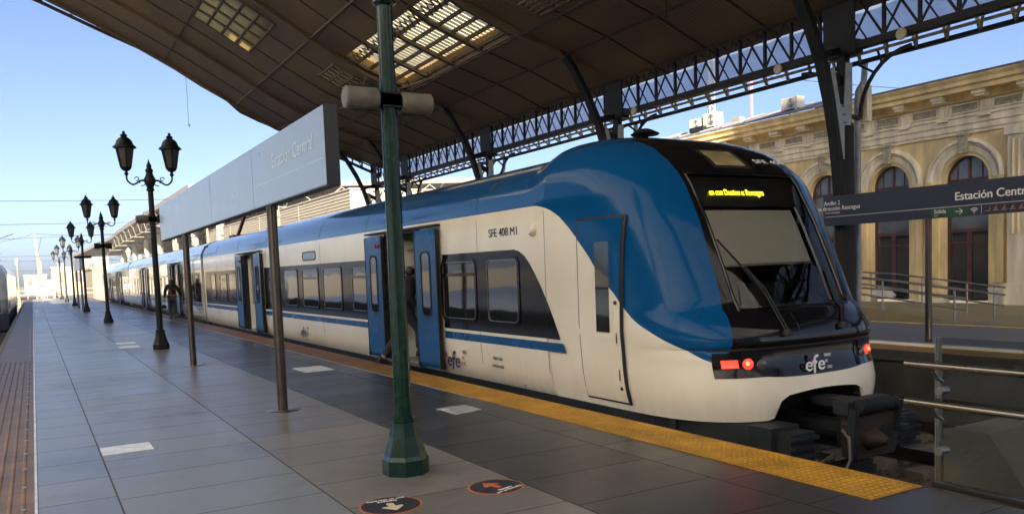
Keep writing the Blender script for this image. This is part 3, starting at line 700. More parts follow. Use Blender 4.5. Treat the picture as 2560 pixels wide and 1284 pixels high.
def cab_shell(root, m, tr=lambda p: p, windshield=True, opening=True):
    b = MB(); zs = zlist(); rows = []
    n = len(ring_pts(.5))
    for z in zs:
        pts = ring_pts(z)
        if opening and z < .31:
            pts = [(p[0], p[1], max(z, opening_z(p[0])) if p[1] < 6.6 else z) for p in pts]
        rows.append(b.ring([tr((TX+p[0], p[1], p[2])) for p in pts]))
    for r0, r1, z0, z1 in zip(rows, rows[1:], zs, zs[1:]):
        for k in range(n-1):
            if windshield and z0 > 1.095 and z1 < 2.501:
                xa = ring_pts(z0)[k]; xb = ring_pts(z0)[k+1]
                if max(abs(xa[0]), abs(xb[0])) < .792 and xa[1] < 7.3: continue
            b.f.append((r0+k, r0+k+1, r1+k+1, r1+k))
    b.f.append(tuple(rows[-1]+k for k in range(n)))
    back = [b.v[r] for r in rows]+[b.v[r+n-1] for r in reversed(rows)]
    b.poly(back)
    return b.build('cab_shell', m, root, smooth=True)
def front_patch(xs, zs, off, tr=lambda p: p):
    b = MB(); ids = []
    for z in zs:
        r = []
        for x in xs:
            e = .003; y = nose_y(x, z)
            dx = (nose_y(x+e, z)-nose_y(x-e, z))/(2*e); dz = (nose_y(x, z+e)-nose_y(x, z-e))/(2*e)
            nv = Vector((dx, -1, dz)).normalized()
            r.append(tr(Vector((TX+x, y, z))+nv*off))
        ids.append(b.ring(r))
    for i, j in zip(ids, ids[1:]): b.bridge(i, j, len(xs), False)
    return b
def side_patch(ys, zs, off):
    b = MB(); ids = []
    for z in zs:
        r = []
        for y in ys:
            e = .003; x = side_x(y, z); d = (side_x(y+e, z)-side_x(y-e, z))/(2*e)
            nv = Vector((-1, -d, 0)).normalized()
            r.append(Vector((TX-x, y, z))+nv*off)
        ids.append(b.ring(r))
    for i, j in zip(ids, ids[1:]): b.bridge(i, j, len(ys), False)
    return b
def lin(a, c, n): return [lerp(a, c, k/n) for k in range(n+1)]
train = thing('train', 'blue, cream and black electric commuter train with open doors standing beside the yellow strip', 'train', (TX, TY, 0))
cab_shell(train, M['livery'])
PROF = [(1.38, .02), (1.44, .10), (1.48, .3), (1.5, .6), (1.5, 1.2), (1.5, 1.8), (1.5, 2.2), (1.5, 2.3), (1.49, 2.42), (1.45, 2.55), (1.38, 2.66), (1.26, 2.785), (1.08, 2.88), (.85, 2.948), (.58, 2.993), (.3, 3.015), (0, 3.02)]
def body_shell(y0, y1, ops, m, name='body_shell', xc=TX, root=None):
    b = MB()
    ys = sorted(set([y0, y1]+[v for o in ops for v in o]))
    full = []
    for a, c in zip(ys, ys[1:]):
        n = max(1, int((c-a)/2.5)); full += [lerp(a, c, k/n) for k in range(n)]
    full.append(y1)
    P = [(-w_, z) for w_, z in PROF]+[(w_, z) for w_, z in reversed(PROF[:-1])]
    rows = [b.ring([(xc+x, y, z) for x, z in P]) for y in full]
    for r0, r1, a, c in zip(rows, rows[1:], full, full[1:]):
        hole = any(o[0]-1e-6 <= a and c <= o[1]+1e-6 for o in ops)
        for k in range(len(P)-1):
            if hole and k < 6 and P[k][1] >= .09: continue
            b.f.append((r0+k, r1+k, r1+k+1, r0+k+1))
    b.f.append(tuple(rows[0]+k for k in range(len(P)))); b.f.append(tuple(rows[-1]+k for k in range(len(P))))
    return b.build(name, m, root or train, smooth=True)
XS = TX-1.5
CARS = [(YB, 31.0, [(12.0, 13.4), (22.97, 24.4)]), (31.5, 57.5, [(37.2, 38.6), (48.6, 50.0)]), (58.0, 77.0, [(64.0, 65.4), (72.0, 73.4)])]
def rrect(yc, zc, wy, hz, r, n=5):
    pts = []
    for cy, cz, a0 in ((yc+wy/2-r, zc+hz/2-r, 0), (yc-wy/2+r, zc+hz/2-r, PI/2), (yc-wy/2+r, zc-hz/2+r, PI), (yc+wy/2-r, zc-hz/2+r, 1.5*PI)):
        for k in range(n+1): a = a0+PI/2*k/n; pts.append((cy+r*math.cos(a), cz+r*math.sin(a)))
    return pts
def ring_frame(outer, inner, x0, x1):
    b = MB(); n = len(outer)
    o0 = b.ring([(x0, *p) for p in outer]); i0 = b.ring([(x0, *p) for p in inner]); o1 = b.ring([(x1, *p) for p in outer]); i1 = b.ring([(x1, *p) for p in inner])
    b.bridge(o0, i0, n); b.bridge(o0, o1, n); b.bridge(i0, i1, n); return b
def train_window(yc, wy, zc=1.29, hz=.86, hopper=False, xf=XS, root=train, r=.10, mframe='black_gloss', mp='train_pane', name='window'):
    b = MB(); b.poly([(xf-.005, *p) for p in rrect(yc, zc, wy-.03, hz-.03, r)]); p = b.build(name, M[mp], root)
    b = ring_frame(rrect(yc, zc, wy+.05, hz+.05, r+.02), rrect(yc, zc, wy-.05, hz-.05, r-.02), xf-.014, xf-.004)
    if hopper: b.box((xf-.016, yc-wy/2+.02, zc+.20), (xf-.006, yc+wy/2-.02, zc+.25)); b.box((xf-.013, yc-wy/2+.04, zc+.375), (xf-.006, yc+wy/2-.04, zc+.39))
    b.build('frame', M[mframe], p, smooth=True)
    b = ring_frame(rrect(yc, zc, wy-.045, hz-.045, r-.02), rrect(yc, zc, wy-.06, hz-.06, r-.025), xf-.0155, xf-.006); b.build('gasket', M['steel'], p)
def door_leaf(y0, y1, root=train, m='blue', xf=XS):
    b = MB(); pr = [(.055, .10), (.085, .16), (.095, .5), (.095, 2.12), (.09, 2.21)]
    A = [(xf-d, y0, z) for d, z in pr]; B = [(xf-d, y1, z) for d, z in pr]
    A2 = [(xf-d+.045, y0, z) for d, z in pr]; B2 = [(xf-d+.045, y1, z) for d, z in pr]
    b.strip(A, B); b.strip(A2, B2); b.strip(A, A2); b.strip(B, B2); b.quad(A[0], B[0], B2[0], A2[0]); b.quad(A[-1], B[-1], B2[-1], A2[-1])
    d = b.build('door', M[m], root)
    yc = (y0+y1)/2; xw = xf-.097
    bb = MB(); bb.poly([(xw, *p) for p in rrect(yc, 1.38, .30, .96, .09)]); bb.build('window', M['train_pane'], d)
    ring_frame(rrect(yc, 1.38, .35, 1.01, .11), rrect(yc, 1.38, .29, .95, .085), xw-.008, xw+.004).build('window_frame', M['black_rubber'], d)
    bb = MB(); bb.box((xf-.10, y0-.012, .10), (xf-.05, y0+.004, 2.2)); bb.box((xf-.10, y1-.004, .10), (xf-.05, y1+.012, 2.2)); bb.build('edge_seal', M['black_rubber'], d)
    return d
def band_poly(b, y0, y1, z0, z1, x): b.quad((x, y0, z0), (x, y1, z0), (x, y1, z1), (x, y0, z1))
bell = MB()
for ci, (y0, y1, ops) in enumerate(CARS):
    body_shell(y0, y1, ops, M['livery_near' if ci == 0 else 'livery_sky_top'])
    # dark window band, blue stripe
    segs = []; cur = y0
    fy = 9.05 if ci == 0 else y0+.25
    starts = [fy]+[o[1]+.82 for o in ops]; ends = [o[0]-.82 for o in ops]+[y1-.3]
    b = MB(); st = MB()
    for a, c in zip(starts, ends):
        band_poly(b, a, c, .725, 1.815, XS-.0025)
        band_poly(st, a if not (ci == 0 and a == fy) else 8.0, c, .575, .682, XS-.0025)
    if ci == 0:
        edge = [(9.05, 1.815), (8.93, 1.79), (8.80, 1.73), (8.68, 1.63), (8.56, 1.50), (8.43, 1.34), (8.30, 1.16), (8.18, .97), (8.10, .83), (8.05, .725)]
        b.poly([(XS-.0025, y, z) for y, z in edge]+[(XS-.0025, 9.05, .725)])
        st.poly([(XS-.0025, 8.0, .682), (XS-.0025, 7.93, .575), (XS-.0025, 8.0, .575)])
    b.build('window_band', M['black_gloss'], train); st.build('stripe', M['blue'], train)
    # doors
    for o in ops:
        door_leaf(o[0]-.80, o[0]-.02); door_leaf(o[1]+.02, o[1]+.80)
        b = MB(); z0, z1 = .09, 2.24
        b.box((XS-.02, o[0]-.035, z0), (XS+.10, o[0]+.004, z1)); b.box((XS-.02, o[1]-.004, z0), (XS+.10, o[1]+.035, z1)); b.box((XS-.02, o[0], 2.20), (XS+.10, o[1], z1))
        b.box((XS-.10, o[0]-.8, 2.245), (XS-.0, o[1]+.8, 2.275)); b.build('door_frame', M['black_rubber'], train)
        b = MB(); b.box((XS-.07, o[0]+.02, .06), (XS+.06, o[1]-.02, .095)); b.build('door_sill', M['steel'], train)
        b = MB()
        for q in (0, .07): b.tube([(XS-.115, o[1]+.13+q*1.6, 2.04), (XS-.09, o[1]+.13+q*1.6, 2.04)], .033, 12)
        b.build('indicator_lamp', M['dull_red'], train, smooth=True)
        # vestibule behind the opening
        b = MB(); a, c = o[0]-.9, o[1]+.9; xi0, xi1 = XS+.06, TX+1.38
        b.quad((xi0, a, .095), (xi0, c, .095), (xi1, c, .095), (xi1, a, .095)); b.build('vestibule_floor', M['cab_grey'], train)
        b = MB(); b.quad((xi0, a, 2.25), (xi0, c, 2.25), (xi1, c, 2.25), (xi1, a, 2.25)); b.quad((xi1, a, .095), (xi1, c, .095), (xi1, c, 2.25), (xi1, a, 2.25))
        b.quad((xi0, c, .095), (xi1, c, .095), (xi1, c, 2.25), (xi0, c, 2.25)); b.quad((xi0, a, .095), (xi1, a, .095), (xi1, a, 2.25), (xi0, a, 2.25))
        b.box((xi0+.03, o[1]-.06, .096), (xi0+.75, o[1]-.02, 2.1)); b.box((xi0+.03, o[0]+.02, .096), (xi0+.5, o[0]+.06, 1.2))
        b.build('vestibule_lining', M['interior'], train)
        b = MB(); b.quad((xi1-.01, a+.35, 1.0), (xi1-.01, c-.35, 1.0), (xi1-.01, c-.35, 1.85), (xi1-.01, a+.35, 1.85)); b.build('far_door_window', M['pane'], train)
        b = MB(); b.tube([(xi0+.5, o[0]+.75, .1), (xi0+.5, o[0]+.75, 2.24)], .018, 8); b.tube([(xi0+.1, o[1]-.1, .8), (xi0+.1, o[1]-.1, 2.2)], .018, 8)
        b.tube([(xi0+.3, o[0]+.1, 1.95), (xi0+.3, o[1]-.1, 1.95)], .016, 8); b.build('grab_pole', M['steel'], train)
    # underframe and bogie shadows
    b = MB(); b.box((TX-1.33, y0 if ci else 6.6, -.42), (TX+1.33, y1, .03)); b.box((TX-1.1, (y0 if ci else 7)+.5, -.95), (TX+1.1, y1-.8, -.42)); b.build('underframe', M['under'], train)
wins = {0: [(9.38, .84, 0), (10.66, 1.06, 1), (14.75, .95, 1), (16.45, 1.2, 0), (18.0, 1.2, 1), (19.6, 1.2, 0), (21.1, 1.0, 1), (26.2, 1.1, 0), (27.6, 1.1, 1), (29.3, .8, 0)],
        1: [(32.6, .8, 0), (34.0, 1.2, 1), (35.5, 1.1, 0), (40.4, 1.1, 0), (42.0, 1.2, 1), (43.6, 1.2, 0), (45.2, 1.2, 1), (46.8, 1.0, 0), (51.7, 1.1, 1), (53.3, 1.2, 0), (55.0, 1.2, 0)],
        2: [(59.5, 1.1, 0), (61.3, 1.2, 1), (67.3, 1.2, 0), (69.1, 1.2, 0), (75.2, 1.1, 0)]}
for k, L_ in wins.items():
    for y, wd, hp in L_: train_window(y, wd, 1.29 if y > 9.5 else 1.29, .86, bool(hp))
b = MB(); b.poly([(XS-.004, *p) for p in rrect(18.0, 2.0, .95, .15, .06)]); b.build('side_display', M['pane'], train)
ring_frame(rrect(18.0, 2.0, 1.0, .2, .08), rrect(18.0, 2.0, .95, .15, .06), XS-.01, XS-.002).build('side_display_frame', M['black_rubber'], train)
for a, c in ((31.0, 31.5), (57.5, 58.0)):
    b = MB(); 
    for k in range(5):
        t = a+(c-a)*k/5; b.box((TX-1.36+.05*(k % 2), t, .05), (TX+1.36-.05*(k % 2), t+(c-a)/5, 2.75-.05*(k % 2)))
    b.build('gangway_bellows', M['iron_brown'], train)
    b = MB(); b.box((TX-1.44, a+.02, .1), (TX-1.37, c-.02, 2.4)); b.build('gangway_shield', M['steel_dark'], train)
cab_shell(train, M['livery_sky_top'], lambda p: (p[0], 77.0+YB-p[1], p[2]), False, False)
b = MB()
for y in (8.33, 10.05, 14.35, 17.2, 21.9, 25.3, 28.6):
    b.tube([(XS-.0005-(1.5-interp([(z, w_) for w_, z in PROF], z, 1))*-1, y, z) for z in (.04, .3, .6, 1.2, 1.8, 2.2, 2.42, 2.55, 2.66)], .0035, 4)
b.build('panel_seam', M['black_rubber'], train)
# fairing from the taller cab roof down to the car roof
def resample(P, n):
    d = [0]
    for a, c in zip(P, P[1:]): d.append(d[-1]+math.hypot(c[0]-a[0], c[1]-a[1]))
    out = []
    for k in range(n+1):
        t = d[-1]*k/n
        for q in range(len(P)-1):
            if t <= d[q+1]+1e-9: f = (t-d[q])/(d[q+1]-d[q]); out.append((lerp(P[q][0], P[q+1][0], f), lerp(P[q][1], P[q+1][1], f))); break
    return out
pa = resample([(npar(z)[0], z) for z in [2.3]+[t[0] for t in NT if t[0] > 2.35]]+[(0, 3.132)], 24); pb = resample([p for p in PROF if p[1] >= 2.3], 24)
b = MB(); prev = None
for k in range(13):
    t = k/12; e = t*t*(3-2*t); y = lerp(YB-.01, 8.8, t)
    half = [(lerp(p[0], q[0], e)+.003, lerp(p[1], q[1], e)+.003) for p, q in zip(pa, pb)]
    i = b.ring([(TX-x, y, z) for x, z in half]+[(TX+x, y, z) for x, z in reversed(half[:-1])])
    if prev is not None: b.bridge(prev, i, 49, False)
    prev = i
b.build('roof_fairing', M['livery_near'], train, smooth='all')
# roof plant and pantograph
def roof_unit(y0, y1, xa, xb, z0, z1):
    b = MB(); b.box((xa, y0, z0), (xb, y1, z1)); u = b.build('roof_unit', M['canopy_grey'], train)
    b = MB()
    for k in range(6): b.box((xa-.012, y0+.06+(y1-y0-.1)*k/6, z0+.05), (xa+.004, y0+.06+(y1-y0-.1)*(k+.7)/6, z1-.05))
    b.build('grille', M['dark_iron'], u)
roof_unit(15.4, 16.9, TX+.1, TX+.9, 2.9, 3.10); roof_unit(18.2, 19.6, TX+.1, TX+.9, 2.9, 3.10)
roof_unit(10.2, 10.6, TX+.35, TX+.8, 2.92, 3.12); roof_unit(9.35, 9.8, TX+.5, TX+.9, 2.92, 3.17)
b = MB(); b.bar((TX-.5, 29.8, 3.02), (TX-.45, 28.3, 3.88), .09, .09); b.bar((TX+.5, 29.8, 3.02), (TX+.45, 28.3, 3.88), .09, .09); b.bar((TX-.45, 28.3, 3.88), (TX-.35, 30.2, 4.6), .06, .06); b.bar((TX+.45, 28.3, 3.88), (TX+.35, 30.2, 4.6), .06, .06)
b.bar((TX-.85, 30.2, 4.62), (TX+.85, 30.2, 4.62), .12, .05); b.box((TX-.7, 29.6, 2.95), (TX+.7, 30.3, 3.06)); b.bar((TX-.55, 28.3, 3.88), (TX+.55, 28.3, 3.88), .12, .14); b.build('pantograph', M['red_iron'], train)
b = MB(); b.lathe((TX, 8.24, 3.10), [(.045, 0), (.04, .06), (.05, .07), (.17, .085), (.185, .10), (.14, .125), (.09, .15), (.05, .165), (0, .17)], 20); b.build('roof_antenna', M['dark_iron'], train, smooth=True)
# cab details ---------------------------------------------------------------
P_ = front_patch(lin(-.79, .79, 20), lin(1.1, 2.5, 16), -.004); P_.build('windshield', M['shield'], train, smooth=True)
P_ = front_patch(lin(-.76, .60, 10), lin(1.58, 2.16, 6), -.10); P_.build('roller_blind', M['blind'], train)
P_ = front_patch(lin(-.76, .60, 10), lin(1.555, 1.58, 1), -.095); P_.build('blind_rail', M['steel'], train)
for z0, z1 in ((2.17, 2.52),):
    front_patch(lin(-.82, .82, 12), lin(z0, z1, 3), -.05).build('display_housing', M['black_rubber'], train)
b = front_patch(lin(.62, .67, 2), lin(1.12, 2.2, 8), -.06); b.build('pillar_cover', M['blind'], train)
front_patch(lin(-.82, .82, 10), lin(1.04, 1.13, 2), -.03).build('dashboard_lip', M['cab_dark'], train)
b = MB(); b.box((TX-1.2, 6.05, .9), (TX+1.2, 6.75, 1.06)); b.box((TX+.05, 6.6, 1.06), (TX+.55, 6.7, 1.32)); b.box((TX+.1, 6.95, .6), (TX+.55, 7.1, 1.35)); b.build('driver_desk', M['cab_dark'], train)
b = MB(); b.quad((TX-1.2, 7.55, .3), (TX+1.2, 7.55, .3), (TX+1.2, 7.55, 2.6), (TX-1.2, 7.55, 2.6)); b.build('cab_back_wall', M['cab_grey'], train)
b = MB(); b.box((TX-.22, 7.50, .4), (TX+.06, 7.545, 2.2)); b.build('cab_rear_door', M['interior'], train)
b = MB(); b.box((TX-.27, 7.49, 1.22), (TX+.1, 7.54, 1.235)); b.box((TX-.27, 7.48, .4), (TX-.235, 7.54, 2.2)); b.box((TX+.07, 7.48, .4), (TX+.11, 7.54, 2.2)); b.build('door_trim', M['cab_dark'], train)
for sx in (-1, 1):
    b = MB(); b.box((TX+sx*1.0-.05, 6.85, .8), (TX+sx*1.0+.05, 7.5, 2.2)); b.build('cab_lining', M['cab_dark'], train)
def on_front(x, z, off=0):
    return Vector((TX+x, nose_y(x, z)-off, z))
text_mesh('en con Destino a: Rancagua', .098, frame4(on_front(-.64, 2.268, .012)+Vector((0, 0, 0)), (.735, -.02, 0), (0, .40, .92)), M['led'], train, width=.77, ext=.0003)
# frit frame around the windshield: raised shiny strips
b = MB()
for pts in ([(-.80, z) for z in lin(1.08, 2.5, 14)], [(.80, z) for z in lin(1.08, 2.5, 14)]): b.tube([on_front(x, z, .004) for x, z in pts], .016, 6)
b.tube([on_front(x, 2.52, .004) for x in lin(-.8, .8, 10)], .014, 6); b.tube([on_front(x, 1.085, .006) for x in lin(-.8, .8, 10)], .014, 6); b.build('windshield_frame', M['black_gloss'], train, smooth=True)
# wipers
for pv, el, tip, bl0 in (((-.43, .86), (-.44, 1.27), (-.76, 1.80), (-.56, 1.30)), ((.40, .88), (.62, 1.08), (.66, 1.45), (.30, 1.50))):
    b = MB(); p = on_front(*pv, .03)
    b.lathe(tuple(p-Vector((0, .0, .03))), [(.05, 0), (.05, .03), (.03, .06)], 12)
    q = on_front(*el, .05); t = on_front(*tip, .03)
    for o in (-.02, .02): b.tube([p+Vector((o, -.01, 0)), q+Vector((o, 0, 0)), lerp(q, t, .45)+Vector((o*.3, -.01, 0))], .009, 6)
    b.tube([on_front(lerp(el[0], tip[0], s)-.02, lerp(el[1]+.02, tip[1], s), .018) for s in lin(-.25, 1.0, 8)], .012, 6)
    b.build('wiper', M['black_rubber'], train, smooth=True)
# hood seams
b = MB(); b.tube([on_front(-.22, z, -.004) for z in lin(.74, 1.03, 6)], .006, 6); b.tube([on_front(x, .712, .0) for x in lin(-1.2, 1.2, 50)], .010, 6); b.build('hood_seam', M['black_rubber'], train)
# tail lamp clusters
def lens_round(x, z, r, m, off, name):
    b = MB(); e = .003; y = nose_y(x, z); dx = (nose_y(x+e, z)-nose_y(x-e, z))/(2*e)
    nv = Vector((dx, -1, 0)).normalized(); tv = Vector((0, 0, 1)).cross(nv)
    c = Vector((TX+x, y, z)); ids = []
    for rr, o in ((r, off), (r*.9, off+.012), (r*.6, off+.018)):
        ids.append(b.ring([c+nv*o+(tv*math.cos(a)+Vector((0, 0, 1))*math.sin(a))*rr for a in [2*PI*q/24 for q in range(24)]]))
    for i, j in zip(ids, ids[1:]): b.bridge(i, j, 24)
    b.f.append(tuple(ids[-1]+q for q in range(24))); return b.build(name, m, parent_, smooth=True)
for sx in (-1, 1):
    xs = [sx*v for v in lin(.60, 1.17, 12)]
    parent_ = front_patch(xs, lin(.445, .69, 4), .006).build('tail_lamp_housing', M['black_gloss'], train, smooth=True)
    front_patch([sx*v for v in lin(.965, 1.105, 6)], lin(.54, .62, 3), .012).build('red_lens', M['red_lamp'], parent_, smooth=True)
    lens_round(sx*.875, .575, .056, M['red_lamp'], .008, 'round_red_lens'); lens_round(sx*.885, .585, .022, M['red_core'], .026, 'lamp_filament')
    lens_round(sx*.74, .56, .055, M['pane_grey'], .008, 'headlamp')
# front writing
def e_logo(p, X, w_, h, m, root):
    """a lower case e, a long f reaching below the line, and e"""
    p = Vector(p); X = Vector(X)
    text_mesh('e', h*.98, frame4(p+Vector((0, 0, h*.12)), X, (0, 0, 1)), m, root, width=w_*.34, bold=.022)
    text_mesh('f', h*1.32, frame4(p+X*w_*.36+Vector((0, 0, -h*.02)), X, (0, 0, 1)), m, root, width=w_*.27, bold=.018)
    text_mesh('e', h*.98, frame4(p+X*w_*.66+Vector((0, 0, h*.12)), X, (0, 0, 1)), m, root, width=w_*.34, bold=.022)
e_logo(on_front(-.235, .435, .014), (1, .0, 0), .275, .20, M['letter_white'], train)
b = MB(); q = on_front(-.10, .50, .0155); b.box((q.x-.028, q.y-.001, q.z+.045), (q.x+.022, q.y+.001, q.z+.065)); b.build('logo_bar', M['pink'], train)
for k, s in enumerate(('TRENES', 'DE', 'CHILE')):
    text_mesh(s, .042, frame4(on_front(.085, .575-k*.058, .012), (1, 0, 0), (0, 0, 1)), M['letter_white'], train, xs=.72, bold=.01)
Yr = Vector((0, nose_y(.3, 2.72)-nose_y(.3, 2.62), .10))
text_mesh('SFE 408', .115, frame4(on_front(.36, 2.665, .012), (1, .08, 0), Yr), M['letter_white'], train, width=.52, bold=.018)
front_patch(lin(-.36, .22, 6), lin(2.58, 2.83, 5), .004).build('marker_lamp_frame', M['black_rubber'], train, smooth=True)
front_patch(lin(-.30, .14, 6), lin(2.61, 2.80, 5), .009).build('marker_lamp', mat('amber_glass', (.40, .33, .17), .08, coat=1, var=.25, scale=4), train, smooth=True)
# side writing
xt = XS-.004
text_mesh('SFE 408 M1', .15, side4(xt, 9.70, 2.0), M['letter_dark'], train, width=.74, bold=.012)
b = MB(); b.lathe((0, 0, 0), [(.085, 0), (.08, .03), (.05, .06), (0, .065)], 16)
b.v = [Vector((XS-v.z, 8.57+v.x*.8, 2.04+v.y)) for v in b.v]; b.build('side_marker', M['cream'], train, smooth=True)
e_logo((xt, 11.12, .13), (0, -1, 0), .40, .30, M['navy'], train)
b = MB(); band_poly(b, 11.21, 11.15, .30, .36, xt); b.build('logo_square', M['dull_red'], train)
b = MB(); band_poly(b, 10.97, 10.90, .315, .335, xt-.002); b.build('logo_bar', M['pink'], train)
for k, s in enumerate(('TRENES', 'DE', 'CHILE')): text_mesh(s, .075, side4(xt, 10.64, .375-k*.082), M['dull_red'], train, xs=.55)
text_mesh('TARA 50,8t', .058, side4(xt, 9.72, .365), M['letter_dark'], train, width=.27, bold=.01)
text_mesh('CARGAS 66,8t', .058, side4(xt, 9.74, .265), M['letter_dark'], train, width=.32, bold=.01)
e_logo((xt, 18.95, .16), (0, -1, 0), .42, .28, M['navy'], train)
for k, s in enumerate(('TRENES', 'DE', 'CHILE')): text_mesh(s, .06, side4(xt, 18.45, .375-k*.07), M['navy'], train, xs=.55)
b = MB()
for y in (11.24, 8.85):
    band_poly(b, y+.04, y-.04, .105, .112, XS+.02-.045); b.poly([(XS+.02-.045, y+.02, .075), (XS+.02-.045, y-.02, .075), (XS+.02-.045, y, .10)])
b.build('jacking_mark', M['letter_dark'], train)
b = MB(); b.poly([(TX-1.405, 9.76, 2.61), (TX-1.33, 9.60, 2.72), (TX-1.33, 9.72, 2.72), (TX-1.405, 9.82, 2.61)]); 
b.v = [Vector((v.x-.012, v.y, v.z+.004)) for v in b.v]; b.build('roof_step', M['black_rubber'], train)
# cab side door
seal = side_patch(lin(6.86, 7.66, 10), lin(.085, 2.10, 12), .003).build('cab_door_seal', M['black_rubber'], train, smooth=True)
cd = side_patch(lin(6.905, 7.64, 10), lin(.11, 2.075, 24), .008).build('cab_door', M['livery'], train, smooth=True)
side_patch(lin(7.02, 7.36, 5), lin(.78, 1.86, 6), .012).build('window_frame', M['livery'], cd, smooth=True)
side_patch(lin(7.07, 7.31, 4), lin(.86, 1.83, 6), .015).build('window', M['pane'], cd, smooth=True)
b = side_patch(lin(7.07, 7.31, 2), lin(1.32, 1.345, 1), .018); b.build('glazing_bar', M['black_rubber'], cd)
b = MB()
for z0, z1 in ((.72, .88), (.32, .50)):
    b.box((TX-side_x(6.95, z0)-.018, 6.945, z0), (TX-side_x(6.95, z0)-.006, 6.985, z1))
b.build('handle_plate', M['cream'], cd)
b = MB()
for z0, z1 in ((.75, .86), (.35, .47)): b.box((TX-side_x(6.95, z0)-.022, 6.957, z0), (TX-side_x(6.95, z0)-.016, 6.972, z1))
b.tube([(TX-side_x(6.96, .25)-.02, 6.965, .26), (TX-side_x(6.96, .25)-.005, 6.965, .26)], .02, 12); b.tube([(TX-side_x(6.96, 1.2)-.02, 6.97, 1.18), (TX-side_x(6.96, 1.2)-.005, 6.97, 1.18)], .022, 12); b.build('lock', M['steel_dark'], cd)
b = MB(); b.tube([Vector((TX-side_x(6.85, z)-.02, 6.85, z)) for z in lin(.1, 2.09, 10)], .013, 6); b.build('grab_rail', M['black_rubber'], train, smooth=True)
# front underframe, anti-climbers, coupler
b = MB(); b.prism([(TX-1.36, 8.4, -.42), (TX-1.36, 6.8, -.42), (TX-1.22, 6.05, -.42), (TX-.98, 5.62, -.42), (TX-.98, 5.35, -.42), (TX-.6, 5.35, -.42), (TX-.6, 8.4, -.42)], (0, 0, .43)); 
b.prism([(TX+.6, 8.4, -.42), (TX+.6, 5.35, -.42), (TX+.98, 5.35, -.42), (TX+.98, 5.62, -.42), (TX+1.22, 6.05, -.42), (TX+1.36, 6.8, -.42), (TX+1.36, 8.4, -.42)], (0, 0, .43)); b.build('front_underframe', M['under'], train)
for sx in (-1, 1):
    b = MB(); xa, xb = sorted((TX+sx*.60, TX+sx*.92)); b.box((xa, 5.17, -.36), (xb, 5.35, -.03)); 
    for k in range(4): b.box((xa-.01, 5.12, -.345+.085*k), (xb+.01, 5.20, -.315+.085*k))
    b.build('anti_climber', M['under'], train)
b = MB(); b.box((TX-1.3, 6.3, -.4), (TX+1.3, 6.4, .5)); b.box((TX-.9, 5.72, .30), (TX+.9, 6.4, .34)); b.box((TX-.72, 5.75, -.05), (TX-.68, 6.4, .30)); b.box((TX+.68, 5.75, -.05), (TX+.72, 6.4, .30)); b.box((TX-.55, 5.4, -.75), (TX+.55, 5.55, -.5)); b.build('coupler_pocket', M['cab_dark'], train)
cp = MB(); cp.tube([(TX, 6.1, -.12), (TX, 5.25, -.12)], [.12, .11], 14); cp.box((TX-.18, 5.14, -.26), (TX+.2, 5.26, .06)); cpo = cp.build('coupler', M['dark_iron'], train)
b = MB(); b.prism([(TX-.26, 4.98, -.32), (TX+.30, 4.98, -.32), (TX+.36, 4.98, -.2), (TX+.36, 4.98, .03), (TX+.28, 4.98, .08), (TX-.22, 4.98, .08), (TX-.28, 4.98, .0)], (0, .16, 0)); b.build('coupler_plate', M['rust'], cpo)
b = MB(); b.lathe((0, 0, 0), [(.11, 0), (.10, .05), (.05, .17), (.02, .2), (0, .2)], 18); b.v = [Vector((TX-.08+v.x, 4.98-v.z, -.13+v.y)) for v in b.v]; b.build('coupler_cone', M['rust'], cpo, smooth=True)
b = MB(); b.tube([(TX+.18, 5.0, -.13), (TX+.18, 4.972, -.13)], .10, 20); b.build('coupler_socket', M['letter_dark'], cpo)
b = MB(); b.box((TX-.36, 4.99, .11), (TX+.30, 5.16, .23)); b.box((TX-.12, 5.16, .12), (TX+.12, 5.6, .2)); eb = b.build('electric_head', M['under'], train)
b = MB()
for k in range(15): b.tube([(TX-.27+k*.037, 4.965, .175), (TX-.27+k*.037+.03, 4.965, .175)], [.070, .062], 14)
b.build('contact_cover', M['under'], eb, smooth=True)
b = MB(); b.bar((TX-.33, 4.95, .17), (TX-.33, 5.0, -.3), .04, .09); b.build('head_arm', M['under'], eb)
b = MB(); b.bar((TX+.32, 4.95, .2), (TX+.32, 5.0, -.1), .04, .09)
for k in range(4): b.box((TX+.34, 4.93, -.08+k*.07), (TX+.46, 5.1, -.06+k*.07))
b.build('head_arm', M['under'], eb)
b = MB(); b.tube([(TX-.30, 5.1, -.05), (TX-.36, 4.98, -.1), (TX-.36, 4.97, -.3), (TX-.40, 5.0, -.42), (TX-.6, 5.15, -.42)], .018, 8); b.tube([(TX-.55, 5.6, -.25), (TX-.45, 5.3, -.38), (TX-.3, 5.2, -.33)], .012, 8); b.tube([(TX-.6, 5.4, -.2), (TX-.5, 5.2, -.35), (TX-.25, 5.15, -.25)], .012, 8); b.build('hose', M['hose'], train, smooth=True)
b = MB()
for y in (7.6, 9.8): 
    for sx in (-.84, .84): b.tube([(TX+sx-.06, y, -.45), (TX+sx+.06, y, -.45)], .42, 24)
b.box((TX-1.0, 7.0, -.65), (TX-.92, 10.4, -.3)); b.box((TX+.92, 7.0, -.65), (TX+1.0, 10.4, -.3)); b.build('bogie', M['dark_iron'], train)
b = MB()
for x_, z_ in ((-.3, .2), (.25, .24), (.42, .2)): b.tube([(TX+x_, 6.27, z_), (TX+x_, 6.31, z_)], .06, 14)
b.build('cable_socket', M['black_rubber'], train)
